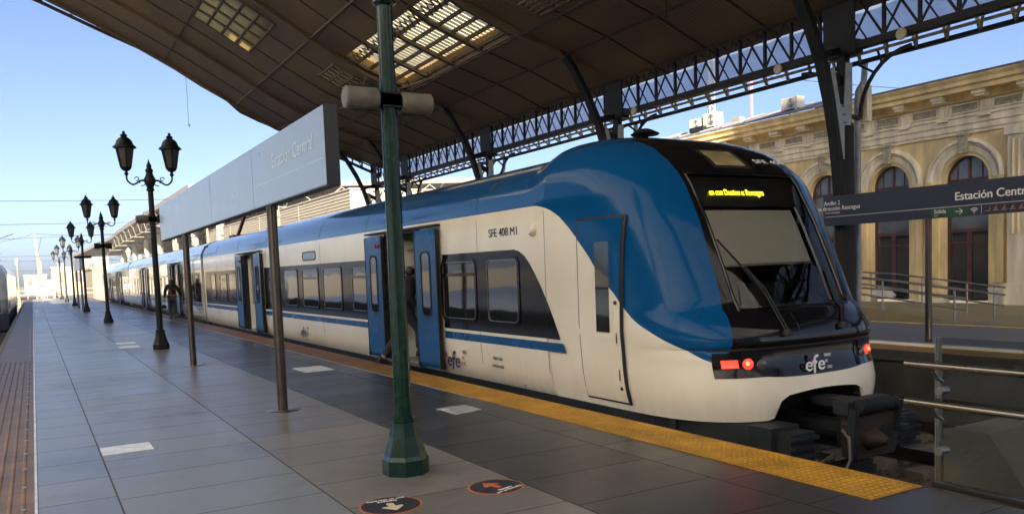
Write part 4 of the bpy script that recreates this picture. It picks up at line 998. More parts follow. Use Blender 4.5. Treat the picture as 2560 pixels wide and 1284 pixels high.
# cab end of another train on the left track
tl = thing('train', 'blue and cream train at the far left, parked beyond the brown strip', 'train', (-2.75, 55, 0))
PX_ = -2.75-TX
def trL(p): return (p[0]+PX_, p[1]+48.5, p[2]*.93)
b = MB()
m_l = mat('far_train_paint', (.50, .46, .36), .2, coat=1, var=.1)
cab = cab_shell(tl, m_l, trL, False, False)
body_shell(YB+48.5, 82, [], m_l, 'body_shell', TX+PX_, tl)
b = MB(); b.box((-4.2, 54.4, -.9), (-1.3, 82, .05)); b.build('underframe', M['navy'], tl)
b = MB(); b.quad((-1.247, 57.5, .1), (-1.247, 82, .1), (-1.247, 82, .75), (-1.247, 57.5, .75)); b.build('stripe', M['blue'], tl)
b = front_patch(lin(-1.0, 1.0, 12), lin(1.1, 2.4, 8), .01, lambda p: trL(p)); b.build('windshield', M['pane'], tl, smooth=True)
b = front_patch(lin(-1.1, 1.1, 12), lin(.1, .8, 6), .01, lambda p: trL(p)); b.build('nose_panel', M['blue'], tl, smooth=True)
for k in range(6): 
    b = MB(); y = 59+k*3.6; b.quad((-1.246, y, 1.0), (-1.246, y+1.5, 1.0), (-1.246, y+1.5, 1.8), (-1.246, y, 1.8)); b.build('window', M['pane'], tl)
# ------------------------------------------------------------------ train shed roof
PR = [(14.3, 6.32), (14, 6.42), (12.5, 7.0), (11, 7.45), (9.5, 8.0), (8, 8.8), (5.6, 10.2), (3, 11.55), (1, 12.45), (-2, 13.6), (-5, 14.6), (-8, 15.2), (-11, 15.4), (-14, 15.2), (-17, 14.6), (-20, 13.6), (-24, 11.9), (-28, 9.8), (-32, 7.6), (-34.5, 6.2)]
def pz(x):
    Q = PR[::-1]
    return interp(Q, x, 1)
YE = 36.3; Y0R = -40
shed = thing('station_roof', 'huge brown curved train shed roof overhead with lit skylight panels', 'roof', (14, YE, 6.4))
holes = [(8.9, 11.0, 18.42, 25.28), (5.25, 7.05, 26.2, 29.8), (10.3, 10.85, 15.6, 16.9), (8.9, 10.2, 26.2, 27.9)]
xs = sorted(set([14.3, 14, 13.3, 12.5, 11.8, 11, 10.85, 10.3, 10.2, 9.5, 8.9, 8.4, 8, 7.2, 7.05, 6.4, 5.6, 5.25, 4.7, 3.9, 3, 2, 1, -.5]))
ys = sorted(set([Y0R, -30, -20, -9, -3, 3, 8, 13, 15.6, 16.9, 18.42, 25.28, 26.2, 27.9, 29.8, YE]))
ys = [-1]+[y for y in ys if y > -1]
b = MB(); ids = [b.ring([(x, y, pz(x)) for x in xs]) for y in ys]
for i, j, a, c in zip(ids, ids[1:], ys, ys[1:]):
    for k in range(len(xs)-1):
        if any(h[0]-1e-6 <= xs[k] and xs[k+1] <= h[1]+1e-6 and h[2]-1e-6 <= a and c <= h[3]+1e-6 for h in holes): continue
        b.f.append((i+k, i+k+1, j+k+1, j+k))
b.build('ceiling', M['ceiling'], shed)
b = MB(); ids = [b.ring([(x, y, pz(x)+.55) for x in xs]) for y in ys]
for i, j, a, c in zip(ids, ids[1:], ys, ys[1:]):
    for k in range(len(xs)-1):
        if any(h[0]-1e-6 <= xs[k] and xs[k+1] <= h[1]+1e-6 and h[2]-1e-6 <= a and c <= h[3]+1e-6 for h in holes): continue
        b.f.append((i+k, i+k+1, j+k+1, j+k))
b.build('roof_covering', M['iron_brown'], shed)
# unseen left and rear vault, made translucent to add soft fill light, on iron ribs
xl = [-.5, -2, -3.5, -5, -6.5, -8, -9.5, -11, -12.5, -14, -17, -20, -24, -28, -32, -34.5]
b = MB(); xg = [-2, -3.5, -5, -6.5, -8, -9.5, -11, -12.5, -14, -17, -20, -24]; ids = [b.ring([(x, y, pz(x)+.3) for x in xg]) for y in (Y0R, -20, 0, 20, YE)]
xr = [14.3, 12.5, 11, 9.5, 8, 5.6, 3, 1]; idr = [b.ring([(x, y, pz(x)+.3) for x in xr]) for y in (Y0R, -20, -1)]
for i, j in zip(idr, idr[1:]): b.bridge(i, j, len(xr), False)
for i, j in zip(ids, ids[1:]): b.bridge(i, j, len(xg), False)
b.build('fill_light_vault', M['fill_sheet'], shed, smooth=True)
xo = [-24, -28, -32, -34.5]; b = MB(); q0 = [b.ring([(x, y, pz(x)) for x in (1, -.5, -2)]) for y in (Y0R, YE)]; b.bridge(q0[0], q0[1], 3, False); ids = [b.ring([(x, y, pz(x)) for x in xo]) for y in (Y0R, 0, YE)]
for i, j in zip(ids, ids[1:]): b.bridge(i, j, len(xo), False)
b.build('boarded_vault', M['ceiling'], shed)
b = MB()
for y in [3.7-7.23*k for k in range(-4, 7)]:
    for a, c in zip(xl, xl[1:]): b.bar((a, y, pz(a)+.1), (c, y, pz(c)+.1), .25, .35)
b.build('vault_rib', M['iron_brown'], shed)
b = MB()
for x in xl: b.bar((x, Y0R, pz(x)+.2), (x, YE, pz(x)+.2), .12, .15)
b.build('purlin', M['iron_brown'], shed)
# seams, rafters, longitudinal rods
def on_prof(x, y, d): return (x, y, pz(x)-d)
COLY = [3.7, 10.9, 18.1, 25.4, 32.6]
for y in COLY+[-3.5, -10.7, YE-.12]:
    b = MB(); pts = [x for x in xs if x <= 13.4]
    A = [on_prof(x, y-.09, .015) for x in pts]; B = [on_prof(x, y-.09, .13) for x in pts]; C = [on_prof(x, y+.09, .13) for x in pts]; E_ = [on_prof(x, y+.09, .015) for x in pts]
    b.strip(A, B); b.strip(B, C); b.strip(C, E_); b.build('rafter', M['ceiling'], shed)
seam = MB()
for k in range(-6, 20):
    y = 10.9+k*1.81
    if y > YE-.5 or min(abs(y-c) for c in COLY) < .5: continue
    for a, c in zip(xs, xs[1:]):
        if any(h[0]-1e-6 <= a and c <= h[1]+1e-6 and h[2] < y < h[3] for h in holes): continue
        seam.bar(on_prof(a, y, .012), on_prof(c, y, .012), .035, .02)
seam.build('seam_strip', M['black_rubber'], shed)
rods = MB()
for x, d, r in ((10.97, .10, .032), (12.3, .06, .026), (13.85, .03, .03), (5.2, .03, .02)): rods.tube([on_prof(x, Y0R, d), on_prof(x, YE, d)], r, 6)
rods.build('tie_rod', M['black_rubber'], shed)
b = MB(); b.tube([on_prof(7.9, 20, .03), on_prof(7.9, YE, .03)], .035, 6); b.tube([on_prof(10.97, 23, .05), on_prof(9.6, YE, .05)], .03, 6); b.build('pale_batten', mat('pale_batten', (.11, .09, .07), .6), shed)
# skylight: corrugated yellowed sheets above an iron grid
h = holes[0]
b = MB(); n = 140; A = []; B = []
for xa, xb in ((8.7, 9.5), (9.5, 11.2)):
    r0 = []; r1 = []
    for k in range(n+1):
        y = lerp(h[2]-.2, h[3]+.2, k/n); dz = .018*math.sin(k*2*PI/4)
        r0.append((xa, y, pz(xa)+.40+dz)); r1.append((xb, y, pz(xb)+.40+dz))
    b.strip(r0, r1)
sk = b.build('skylight', M['skylight'], shed)
b = MB()
for k in range(5):
    y = lerp(h[2], h[3], k/4)
    for a, c in ((8.9, 9.5), (9.5, 11.0)): b.bar((a, y, pz(a)+.06), (c, y, pz(c)+.06), .16 if k % 4 else .25, .10)
for x in (8.95, 9.35, 9.75, 10.15, 10.55, 10.93): b.bar((x, h[2], pz(x)+.13), (x, h[3], pz(x)+.13), .05, .10)
for k in range(24):
    y = lerp(h[2], h[3], k/24); dy = (h[3]-h[2])/24
    b.bar((8.98, y, pz(8.98)-.02), (9.32, y+dy, pz(9.32)-.02), .025, .03); b.bar((9.32, y, pz(9.32)-.02), (8.98, y+dy, pz(8.98)-.02), .025, .03)
b.build('skylight_grid', M['iron_brown'], sk)
b = MB()
for xa in (8.9, 11.0):
    b.quad((xa, h[2], pz(xa)), (xa, h[3], pz(xa)), (xa, h[3], pz(xa)+.55), (xa, h[2], pz(xa)+.55))
for ya in (h[2], h[3]): b.quad((8.9, ya, pz(8.9)), (11, ya, pz(11)), (11, ya, pz(11)+.55), (8.9, ya, pz(8.9)+.55))
b.build('skylight_kerb', M['ceiling'], sk)
for h2, ny in ((holes[1], 4), (holes[2], 2), (holes[3], 5)):
    xm = [x for x in xs if h2[0]-1e-6 <= x <= h2[1]+1e-6]
    b = MB(); b.strip([(x, h2[2], pz(x)+.02) for x in xm], [(x, h2[3], pz(x)+.02) for x in xm]); d2 = b.build('skylight', M['skylight_dim'], shed)
    b = MB()
    for k in range(ny+1):
        y = lerp(h2[2], h2[3], k/ny)
        for a, c in zip(xm, xm[1:]): b.bar((a, y, pz(a)), (c, y, pz(c)), .14, .05)
    for q in range(5): x = lerp(h2[0], h2[1], q/4); b.bar((x, h2[2], pz(x)), (x, h2[3], pz(x)), .09, .06)
    b.build('skylight_grid', M['ceiling'], d2)

# gable edge with a glazed lattice band
b = MB(); gx = [14.3, 13.4, 12.5, 11, 9.9, 8.9, 8.1, 7.6, 6.6, 5.6, 4.3, 3, 1, -1, -3, -6, -9, -13]
low = {14.3: 6.0, 13.4: 6.35, 12.5: 6.72, 11: 7.2, 9.9: 7.86, 8.9: 8.22, 8.1: 8.57, 7.6: 9.02, 6.6: 9.55, 5.6: 10.16, 4.3: 10.85, 3: 11.36, 1: 12.2, -1: 12.95, -3: 13.6, -6: 14.4, -9: 14.9, -13: 15.0}
for a, c in zip(gx, gx[1:]):
    b.bar((a, YE+.06, low[a]), (c, YE+.06, low[c]), .14, .10)
    b.bar((a, YE+.1, low[a]+.28), (c, YE+.1, low[c]+.28), .08, .05)
    m_ = ((a+c)/2, (low[a]+low[c])/2)
    b.bar((a, YE+.06, low[a]), (a, YE+.06, low[a]+.62), .06, .06); b.bar((m_[0], YE+.06, m_[1]), (m_[0], YE+.06, m_[1]+.62), .05, .05)
    b.bar((a, YE+.06, low[a]), (m_[0], YE+.06, m_[1]+.62), .03, .03)
b.build('gable_lattice', M['iron_brown'], shed)
b = MB(); rr = [(x, YE+.02, pz(x)+.02) for x in xs]; b.strip(rr, [(x, y, z+.6) for x, y, z in rr]); b.build('gable_fascia', M['iron_brown'], shed)
b = MB(); b.tube([(6.0, YE+.1, 10.0), (6.02, YE+.1, 9.0), (6.0, YE+.1, 7.9)], .008, 5); b.tube([(5.98, YE+.1, 7.9), (6.03, YE+.1, 7.85), (6.05, YE+.1, 7.95)], .02, 5)
tag(b.build('hanging_wire', M['black_rubber'], origin=(6, YE, 10)), 'thin loose wire dangling from the open end of the brown roof, against the sky', 'wire')
b = MB(); x, y = 12.0, 13.75; b.tube([(x, y, pz(x)), (x, y, pz(x)-.35)], .012, 5); b.tube([(x, y, pz(x)-.05), (x-.03, y-.05, pz(x)-.2), (x, y, pz(x)-.35)], .012, 5); b.lathe((x, y, pz(x)-.42), [(.02, 0), (.03, .05), (.02, .09)], 8)
tag(b.build('cable_hanger', M['black_rubber'], origin=(12, 13.75, 7)), 'dark cable hanger with a loop hanging from the brown ceiling above the train', 'cable')

# ------------------------------------------------------------------ lattice girder and columns
XC = 14.0
gird = thing('lattice_girder', 'dark iron lattice girder between the columns, pale sheet showing through it', 'girder', (XC, YE, 5.5))
b = MB(); b.box((XC-.10, -8, 5.50), (XC+.10, YE, 5.64)); b.box((XC-.06, -8, 6.62), (XC+.06, YE, 6.74)); b.box((XC+.48, -8, 5.34), (XC+.56, YE, 5.42)); b.build('chord', M['dark_iron'], gird)
b = MB(); k = 0; y = -8.0; st = .72
while y < YE-.1:
    b.bar((XC, y, 5.6), (XC, y, 6.7), .07, .05, (0, 1, 0))
    b.bar((XC+.03, y, 5.6), (XC+.03, y+st, 6.7), .045, .02, (1, 0, 0)); b.bar((XC-.03, y, 6.7), (XC-.03, y+st, 5.6), .045, .02, (1, 0, 0))
    b.bar((XC+.05, y-st*.5, 5.6), (XC+.05, y+st*.5, 6.7), .03, .015, (1, 0, 0))
    y += st
b.build('lattice_web', M['dark_iron'], gird)
b = MB(); y = -8.0
while y < YE-.1:
    b.bar((XC+.08, y, 5.50), (XC+.52, y+.3, 5.38), .05, .03); b.bar((XC+.52, y+.3, 5.38), (XC+.52, y+.36, 5.62), .05, .05); y += .6
b.bar((XC+.25, -8, 5.47), (XC+.25, YE, 5.47), .05, .05); b.build('lacing', M['lace'], gird)
b = MB(); n = 90; r0 = []; r1 = []
for k in range(n+1):
    y = lerp(-8, YE, k/n); r0.append((XC+.75+.02*math.sin(k*1.7), y, 5.80+.03*math.sin(k*2.9))); r1.append((XC+.72+.03*math.sin(k*2.3+1), y, 6.95))
b.strip(r0, r1); b.build('weather_sheet', M['poly'], gird, smooth=True)
cg = 'iron columns carrying the lattice girder'
def column(y, label):
    root = thing('iron_column', label, 'column', (XC, y, 0), cg)
    b = MB(); b.lathe((XC, y, 0), [(.34, 0), (.34, .35), (.28, .42), (.24, .5), (.21, .8), (.19, 4.1)], 16); b.box((XC-.07, y-.10, 3.9), (XC+.07, y+.10, 5.55)); b.build('shaft', M['iron'], root, smooth=True)
    # curved rib towards the track
    pts = [(XC-.10, 2.5), (XC-.17, 3.2), (XC-.26, 3.9), (XC-.42, 4.6), (XC-.64, 5.3), (XC-.98, 6.0), (XC-1.42, 6.72), (XC-1.85, 7.2)]
    b = MB()
    for p, q in zip(pts, pts[1:]): b.bar((p[0], y, p[1]), (q[0], y, q[1]), .22, .13, (1, 0, .4))
    b.build('rib', M['iron'], root)
    b = MB(); b.prism([(XC-.16, y-.13, 3.45), (XC-.42, y-.13, 4.75), (XC-.52, y-.13, 5.15), (XC-.42, y-.13, 5.2), (XC-.26, y-.13, 4.5), (XC-.14, y-.13, 4.45), (XC-.07, y-.13, 5.3), (XC+.10, y-.13, 5.3), (XC+.10, y-.13, 4.6), (XC-.02, y-.13, 3.4)], (0, .02, 0)); 
    b.build('web_plate', M['web'], root)
    b = MB()
    for q in range(7):
        for s in (0, 1): b.lathe((0, 0, 0), [(.016, 0), (.012, .01)], 6); b.v[-12:] = [Vector((XC-.06-.05*q*.6+.05*s+v.x, y-.132-v.z, 3.7+.15*q+v.y)) for v in b.v[-12:]]
    b.build('rivet', M['iron'], root)
    b = MB(); b.bar((XC-.55, y, 5.15), (XC-.05, y, 4.95), .16, .08, (0, 1, 0)); b.bar((XC-.62, y, 5.42), (XC-.05, y, 5.55), .14, .06, (0, 1, 0))
    for p, q in (((-.48, 4.95), (-.2, 4.55)), ((-.2, 4.95), (-.42, 4.6))): b.bar((XC+p[0], y, p[1]), (XC+q[0], y, q[1]), .04, .03, (0, 1, 0))
    b.build('strut', M['iron'], root)
    for s in (-1, 1):
        b = MB(); arc = []
        for k in range(9): a = PI/2*k/8; arc.append((XC+.3, y+s*(1.25-1.1*math.cos(a) if False else .15+1.1*(1-math.cos(a))), 4.25+1.15*math.sin(a)))
        for p, q in zip(arc, arc[1:]): b.bar(p, q, .06, .05, (1, 0, 0))
        b.bar(arc[4], (XC+.3, y+s*.1, 5.3), .04, .04); b.bar(arc[5], (XC+.3, y+s*.55, 5.45), .035, .035); b.bar((XC, y+s*.08, 4.3), arc[0], .06, .06); b.build('bracket', M['iron'], root)
    b = MB(); b.box((XC-.13, y-.36, 5.70), (XC-.10, y+.36, 7.1)); b.box((XC-.12, y-.36, 5.45), (XC+.12, y+.36, 5.70)); b.build('gusset_plate', M['dark_iron'], root)
    b = MB(); b.tube([(XC+.35, y-.05, 0), (XC+.35, y-.05, 4.6), (XC+.38, y-.05, 4.8), (XC+.55, y-.05, 5.0), (XC+.6, y-.05, 5.4)], .06, 10); b.build('rain_pipe', M['web'], root, smooth=True)
    b = MB(); b.box((XC+.42, y-.22, 4.2), (XC+.56, y+.02, 4.9)); b.build('pier_cap', M['stucco_pale'], root)
    return root
c1 = column(10.9, 'largest dark iron column, right of the train cab, with a curved rib and grey riveted plate')
for y, l in ((18.1, 'iron column rising just left of the roof antenna on the train cab'), (25.4, 'iron column above the middle of the blue car roof, second left of the cab'), (32.6, 'iron column just right of the near green post, above the train roof'), (36.2, 'last iron column at the open roof end, between the white sign and green post'), (3.7, 'iron column beyond the right edge carrying the girder')):
    dup(c1, (XC, y, 0), l)
for i, (y, l) in enumerate(((9.55, 'round pale floodlight on the girder right of the largest column'), (12.4, 'round pale floodlight on the girder left of the largest column'), (17.2, 'round pale floodlight on the girder next to the second column'))):
    b = MB(); b.lathe((0, 0, 0), [(.10, 0), (.11, .03), (.09, .06), (0, .065)], 18); b.v = [Vector((XC-.12-v.z, y+v.x, 5.52+v.y)) for v in b.v]
    tag(b.build('floodlight', M['lace'], origin=(XC-.12, y, 5.5), smooth=True), l, 'floodlight', 'round lights on the lattice girder')

# ------------------------------------------------------------------ ochre station building
FX = 24.0
fac = thing('station_building', 'old ochre stucco station building with arched doors and a heavy cornice on the right', 'building', (FX, 16, 0))
YA, YB_, BAY = 4.0, 35.0, 2.5
centers = [14.47+BAY*k for k in range(-3, 9)]
ZS, RO = 3.68, .62; HW = .68
def contour():
    P = [(-HW, .12), (-HW, 1.2), (-HW, 2.4), (-HW, ZS)]
    for k in range(1, 16): a = PI-PI*k/16; P.append((HW*math.cos(a), ZS+HW*math.sin(a)))
    return P+[(HW, ZS), (HW, 2.4), (HW, 1.2), (HW, .12)]
CT = contour(); ZT = 4.9
def outer(p):
    h_ = BAY/2
    if p[1] <= ZS: return (math.copysign(h_, p[0]), p[1])
    d = Vector((p[0], p[1]-ZS)); 
    s = min(h_/abs(d.x) if abs(d.x) > 1e-6 else 1e9, (ZT-ZS)/d.y)
    return (d.x*s, ZS+d.y*s)
b = MB(); rv = MB()
for c in centers:
    inn = [(FX, c+p[0], p[1]) for p in CT]; out = [(FX, c+outer(p)[0], outer(p)[1]) for p in CT]
    b.strip(out, inn)
    # fill the corners above
    for s in (-1, 1):
        pass
    rv.strip(inn, [(FX+.30, y, z) for _, y, z in inn])
ymin, ymax = centers[0]-BAY/2, centers[-1]+BAY/2
# top corner gaps: sheet 3 mm behind the front above the springing
b.quad((FX, ymin, ZT), (FX, ymax, ZT), (FX, ymax, 6.2), (FX, ymin, 6.2))
for c in centers:
    for s in (-1, 1):
        o = [outer(p) for p in CT if p[0]*s >= -1e-6 and p[1] > ZS-1e-6]
        corner = (s*BAY/2, ZT); lt = max([q for q in o if abs(q[0]) >= BAY/2-1e-4], key=lambda q: q[1]); tp = max([q for q in o if abs(q[1]-ZT) < 1e-4], key=lambda q: abs(q[0]))
        b.poly([(FX, c+lt[0], lt[1]), (FX, c+corner[0], corner[1]), (FX, c+tp[0], tp[1])])
b.box((FX+.02, ymin, 0), (FX+.03, ymin+.01, .1)); b.build('wall', M['stucco'], fac)
rv.build('reveal', M['stucco'], fac)
b = MB()
for c in centers[:-1]:
    pass
b.box((FX-.06, ymin, 0), (FX-.001, centers[0]-HW-.36, .62))
for a, c in zip(centers, centers[1:]): b.box((FX-.06, a+HW+.36, 0), (FX-.001, c-HW-.36, .62)); b.box((FX-.02, a+HW, 0), (FX+.30, c-HW, .125))
b.build('plinth', M['stucco_pale'], fac)
# arch mouldings, keystones
am = MB(); ks = MB(); jb = MB(); NB = None
def arc_ring(b, c, r0, r1, d0, d1, n=20):
    o = []
    for r, x in ((r0, FX), (r0, FX-d0), (r1, FX-d1), (r1, FX)):
        o.append(b.ring([(x, c+r*math.cos(PI*k/n), ZS+r*math.sin(PI*k/n)) for k in range(n+1)]))
    for i, j in zip(o, o[1:]): b.bridge(i, j, n+1, False)
for c in centers:
    am.cut(); ks.cut(); jb.cut()
    arc_ring(am, c, .98, 1.06, .05, .11); arc_ring(am, c, 1.075, 1.17, .14, .12); arc_ring(am, c, .80, .965, .035, .06)
    ks.prism([(FX-.17, c-.10, 4.42), (FX-.17, c+.10, 4.42), (FX-.17, c+.155, 5.0), (FX-.17, c-.155, 5.0)], (.165, 0, 0)); ks.box((FX-.20, c-.17, 4.93), (FX-.005, c+.17, 5.01))
    for s in (-1, 1):
        for r0, r1, d in ((.80, .965, .06), (.98, 1.17, .12)):
            y0, y1 = sorted((c+s*r0, c+s*r1)); jb.cut(); jb.box((FX-d, y0, .62), (FX-.001, y1, ZS))
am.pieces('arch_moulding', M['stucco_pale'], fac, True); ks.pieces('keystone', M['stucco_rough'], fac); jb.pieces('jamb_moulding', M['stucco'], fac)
# entablature
b = MB(); e0, e1 = ymin, ymax
b.box((FX-.06, e0, 4.98), (FX-.001, e1, 5.08)); b.box((FX-.10, e0, 5.08), (FX-.001, e1, 5.26)); b.box((FX-.14, e0, 5.26), (FX-.001, e1, 5.46)); b.box((FX-.18, e0, 5.46), (FX-.001, e1, 5.52)); b.build('architrave', M['stucco_pale'], fac)
b = MB(); b.box((FX-.08, e0, 5.52), (FX-.001, e1, 5.9)); b.build('frieze', M['stucco_pale'], fac)
b = MB(); pn = MB(); pr = MB(); md = MB(); y = e0+.6; stp = BAY/2
while y < e1-.3:
    b.cut(); pn.cut(); pr.cut(); md.cut()
    for q in (-.115, 0, .115): b.box((FX-.145, y+q-.036, 5.56), (FX-.079, y+q+.036, 5.86))
    b.box((FX-.125, y-.18, 5.53), (FX-.081, y+.18, 5.88)); b.box((FX-.23, y-.17, 5.40), (FX-.139, y+.17, 5.455))
    pn.box((FX-.10, y+stp/2-.40, 5.62), (FX-.0805, y+stp/2+.40, 5.82))
    for (ya, yb, za, zb__) in ((-.43, .43, 5.82, 5.86), (-.43, .43, 5.58, 5.62), (-.43, -.39, 5.62, 5.82), (.39, .43, 5.62, 5.82)): pr.box((FX-.135, y+stp/2+ya, za), (FX-.081, y+stp/2+yb, zb__))
    md.box((FX-.52, y-.19, 6.01), (FX-.10, y+.19, 6.12)); md.box((FX-.46, y-.15, 5.94), (FX-.10, y+.15, 6.01))
    y += stp
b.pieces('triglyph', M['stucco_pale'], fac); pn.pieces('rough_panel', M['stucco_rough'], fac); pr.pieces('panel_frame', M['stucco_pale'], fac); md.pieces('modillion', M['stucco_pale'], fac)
b = MB(); pf = [(a_, z_-.18) for a_, z_ in [(-.10, 6.08), (-.16, 6.08), (-.16, 6.12), (-.22, 6.30), (-.60, 6.30), (-.60, 6.42), (-.68, 6.46), (-.70, 6.56), (-.78, 6.66), (-.78, 6.70), (0, 6.74), (0, 6.08)]]
b.prism([(FX+p[0], e0, p[1]) for p in pf], (0, e1-e0, 0)); b.build('cornice', M['stucco'], fac)
b = MB(); b.box((FX-.80, e0, 6.52), (FX-.70, 19.2, 6.57)); b.build('gutter', M['slate'], fac)
b = MB(); b.prism([(FX-.80, 19.3, 6.54), (FX-.80, e1, 6.54), (FX+1.6, e1, 7.2), (FX+1.6, 19.3, 7.2)], (0, 0, .05))
for k in range(13): y = 20+k*1.2; b.bar((FX-.79, y, 6.62), (FX+1.59, y, 7.28), .05, .05)
b.build('slate_roof', M['slate'], fac)
b = MB(); b.quad((FX-.6, e0, 6.565), (FX-.6, e1, 6.565), (FX+10, e1, 6.7), (FX+10, e0, 6.7)); b.box((FX+.5, e0, 0), (FX+10, e0+.2, 6.56)); b.box((FX+.5, e1-.2, 0), (FX+10, e1, 6.56)); b.build('rear_roof', M['slate'], fac)
# dark room behind
b = MB(); b.quad((FX+1.5, e0, 0), (FX+1.5, e1, 0), (FX+1.5, e1, 5), (FX+1.5, e0, 5)); b.build('room_wall', M['cab_grey'], fac)
# doors and fanlights
for c in centers:
    xd = FX+.20
    b = MB()
    arcp = lambda r, x: [(x, c+r*math.cos(PI*k/18), ZS+r*math.sin(PI*k/18)) for k in range(19)]
    for x in (xd, xd+.06): b.strip(arcp(HW, x), arcp(HW-.06, x))
    b.strip(arcp(HW-.06, xd), arcp(HW-.06, xd+.06))
    b.box((xd, c-HW, ZS-.06), (xd+.06, c+HW, ZS+.02)); b.box((xd, c-.035, ZS+.02), (xd+.06, c+.035, ZS+HW-.02)); b.box((xd+.01, c-HW*.55-.015, ZS+.02), (xd+.05, c-HW*.55+.015, ZS+HW*.8)); b.box((xd+.01, c+HW*.55-.015, ZS+.02), (xd+.05, c+HW*.55+.015, ZS+HW*.8))
    b.box((xd, c-HW, .12), (xd+.06, c-HW+.09, ZS-.06)); b.box((xd, c+HW-.09, .12), (xd+.06, c+HW, ZS-.06)); b.box((xd-.01, c-HW+.09, 2.12), (xd+.06, c+HW-.09, 2.22)); b.box((xd-.01, c-.07, .12), (xd+.06, c+.07, 2.12))
    b.box((xd, c-HW+.09, 1.78), (xd+.05, c+HW-.09, 1.84))
    d = b.build('door', M['brown_wood'], fac)
    b = MB(); b.poly([(xd+.03, c+(HW-.05)*math.cos(PI*k/18), ZS+(HW-.05)*math.sin(PI*k/18)) for k in range(19)]); b.build('fanlight', M['pane_grey'], d)
    b = MB(); b.quad((xd+.03, c-HW+.05, .12), (xd+.03, c+HW-.05, .12), (xd+.03, c+HW-.05, 2.12), (xd+.03, c-HW+.05, 2.12)); b.build('pane', M['pane'], d)
    b = MB(); b.quad((xd+.03, c-HW+.05, 2.2), (xd+.03, c+HW-.05, 2.2), (xd+.03, c+HW-.05, ZS-.05), (xd+.03, c-HW+.05, ZS-.05)); b.build('transom_pane', M['pane_grey'], d)
# fluted pilaster at the right end
b = MB(); yp = 12.70; b.box((FX-.20, yp-.45, .6), (FX-.002, yp+.45, 4.75)); b.box((FX-.26, yp-.52, 4.75), (FX-.002, yp+.52, 4.98)); b.box((FX-.28, yp-.5, 0), (FX-.002, yp+.5, .6)); b.build('pilaster', M['stucco_pale'], fac)
b = MB()
for q in range(5): b.tube([(FX-.203, yp-.30+.15*q, 2.0), (FX-.203, yp-.30+.15*q, 4.62)], .033, 8)
b.build('flute', M['stucco'], fac, smooth=True)
# bare plaster where stucco has fallen
def blob(yc, zc, ry, rz, x):
    return [(x, yc+ry*math.cos(a)*random.uniform(.75, 1.1), zc+rz*math.sin(a)*random.uniform(.8, 1.1)) for a in [2*PI*k/18 for k in range(18)]]
b = MB(); b.poly(blob(15.72, 1.15, .20, .55, FX-.0035)); b.poly(blob(15.7, 1.75, .15, .3, FX-.003)); b.poly(blob(13.45, .35, .4, .28, FX-.0035)); b.poly(blob(17.2, .3, .5, .2, FX-.0635)); b.poly([(FX-.122, 15.5, .62), (FX-.122, 15.65, .62), (FX-.122, 15.62, 1.1), (FX-.122, 15.52, 1.3)]); b.build('bare_plaster', M['patch'], fac)
b = MB(); b.tube([(FX-.12, 18.25, 0), (FX-.12, 18.25, 6.1)], .05, 10); 
for z in (1.2, 2.8, 4.4): b.lathe((FX-.12, 18.25, z), [(.065, 0), (.065, .08)], 10)
tag(b.build('downpipe', M['lamp_black'], origin=(FX-.12, 18.25, 0), smooth=True), 'dark vertical rain pipe on the ochre wall beside the largest iron column', 'pipe')
def ac_unit(x, y, z, wd, ht, label, fans=1):
    root = thing('air_conditioner', label, 'air conditioner', (x, y, z), 'air conditioners on the ochre building roof')
    b = MB(); b.box((x-.2, y-wd/2, z), (x+.2, y+wd/2, z+ht)); b.box((x-.2, y-wd/2+.06, z-.5), (x-.14, y-wd/2+.1, z)); b.box((x+.14, y+wd/2-.1, z-.5), (x+.2, y+wd/2-.06, z)); b.build('casing', M['ac'], root)
    for f in range(fans):
        zc = z+ht*(f+.5)/fans; r = min(ht/fans, wd)*.38
        b = MB(); 
        for q in range(5): b.tube([(x-.205, y-wd*.12+r*(q+1)/5*math.cos(a), zc+r*(q+1)/5*math.sin(a)) for a in [2*PI*k/20 for k in range(21)]], .008, 4)
        b.build('fan_grille', M['web'], root)
        b = MB(); b.poly([(x-.202, y-wd*.12+r*math.cos(a), zc+r*math.sin(a)) for a in [2*PI*k/24 for k in range(24)]]); b.build('fan_opening', M['steel_dark'], root)
ac_unit(FX+.3, 26.0, 6.93, .62, .46, 'white rooftop air conditioner at the left end of the pair, with a fan')
ac_unit(FX+.3, 25.15, 6.93, .72, .55, 'white rooftop air conditioner at the right of the pair above the train cab')
ac_unit(FX+.2, 21.0, 6.88, .72, .42, 'single white rooftop air conditioner just left of the largest iron column')
b = MB(); b.box((FX-.2, 25.2, 6.80), (FX, 26.0, 6.98)); tag(b.build('vent_box', M['dark_iron'], origin=(FX, 25, 7)), 'black box in front of the pair of white rooftop air conditioners', 'vent box')
b = MB(); b.box((FX+.1, 23.5, 6.75), (FX+.35, 23.9, 7.06)); tag(b.build('floodlight', M['far_white'], origin=(FX, 23.5, 7)), 'small white floodlight on the roof right of the air conditioner pair', 'floodlight')
def mast(x, y, z0, z1, wd, m, label, name='radio_mast', cat='mast'):
    b = MB(); n = int((z1-z0)/(wd*1.1))
    P = [(x-wd/2, y-wd/2), (x+wd/2, y-wd/2), (x, y+wd/2)]
    for p in P: b.bar((*p, z0), (*p, z1), wd*.13, wd*.13)
    for k in range(n):
        a, c = lerp(z0, z1, k/n), lerp(z0, z1, (k+1)/n)
        for p, q in zip(P, P[1:]+P[:1]): b.bar((*p, a), (*q, c), wd*.08, wd*.08)
    return tag(b.build(name, m, origin=(x, y, z0)), label, cat)
mast(36, 37.5, 0, 19, .42, M['far_white'], 'white lattice radio mast rising behind the ochre building roof')
mast(60, 57, 0, 19, .2, mat('mast_red', (.6, .16, .14), .6), 'thin red and white radio mast right of the white lattice mast')
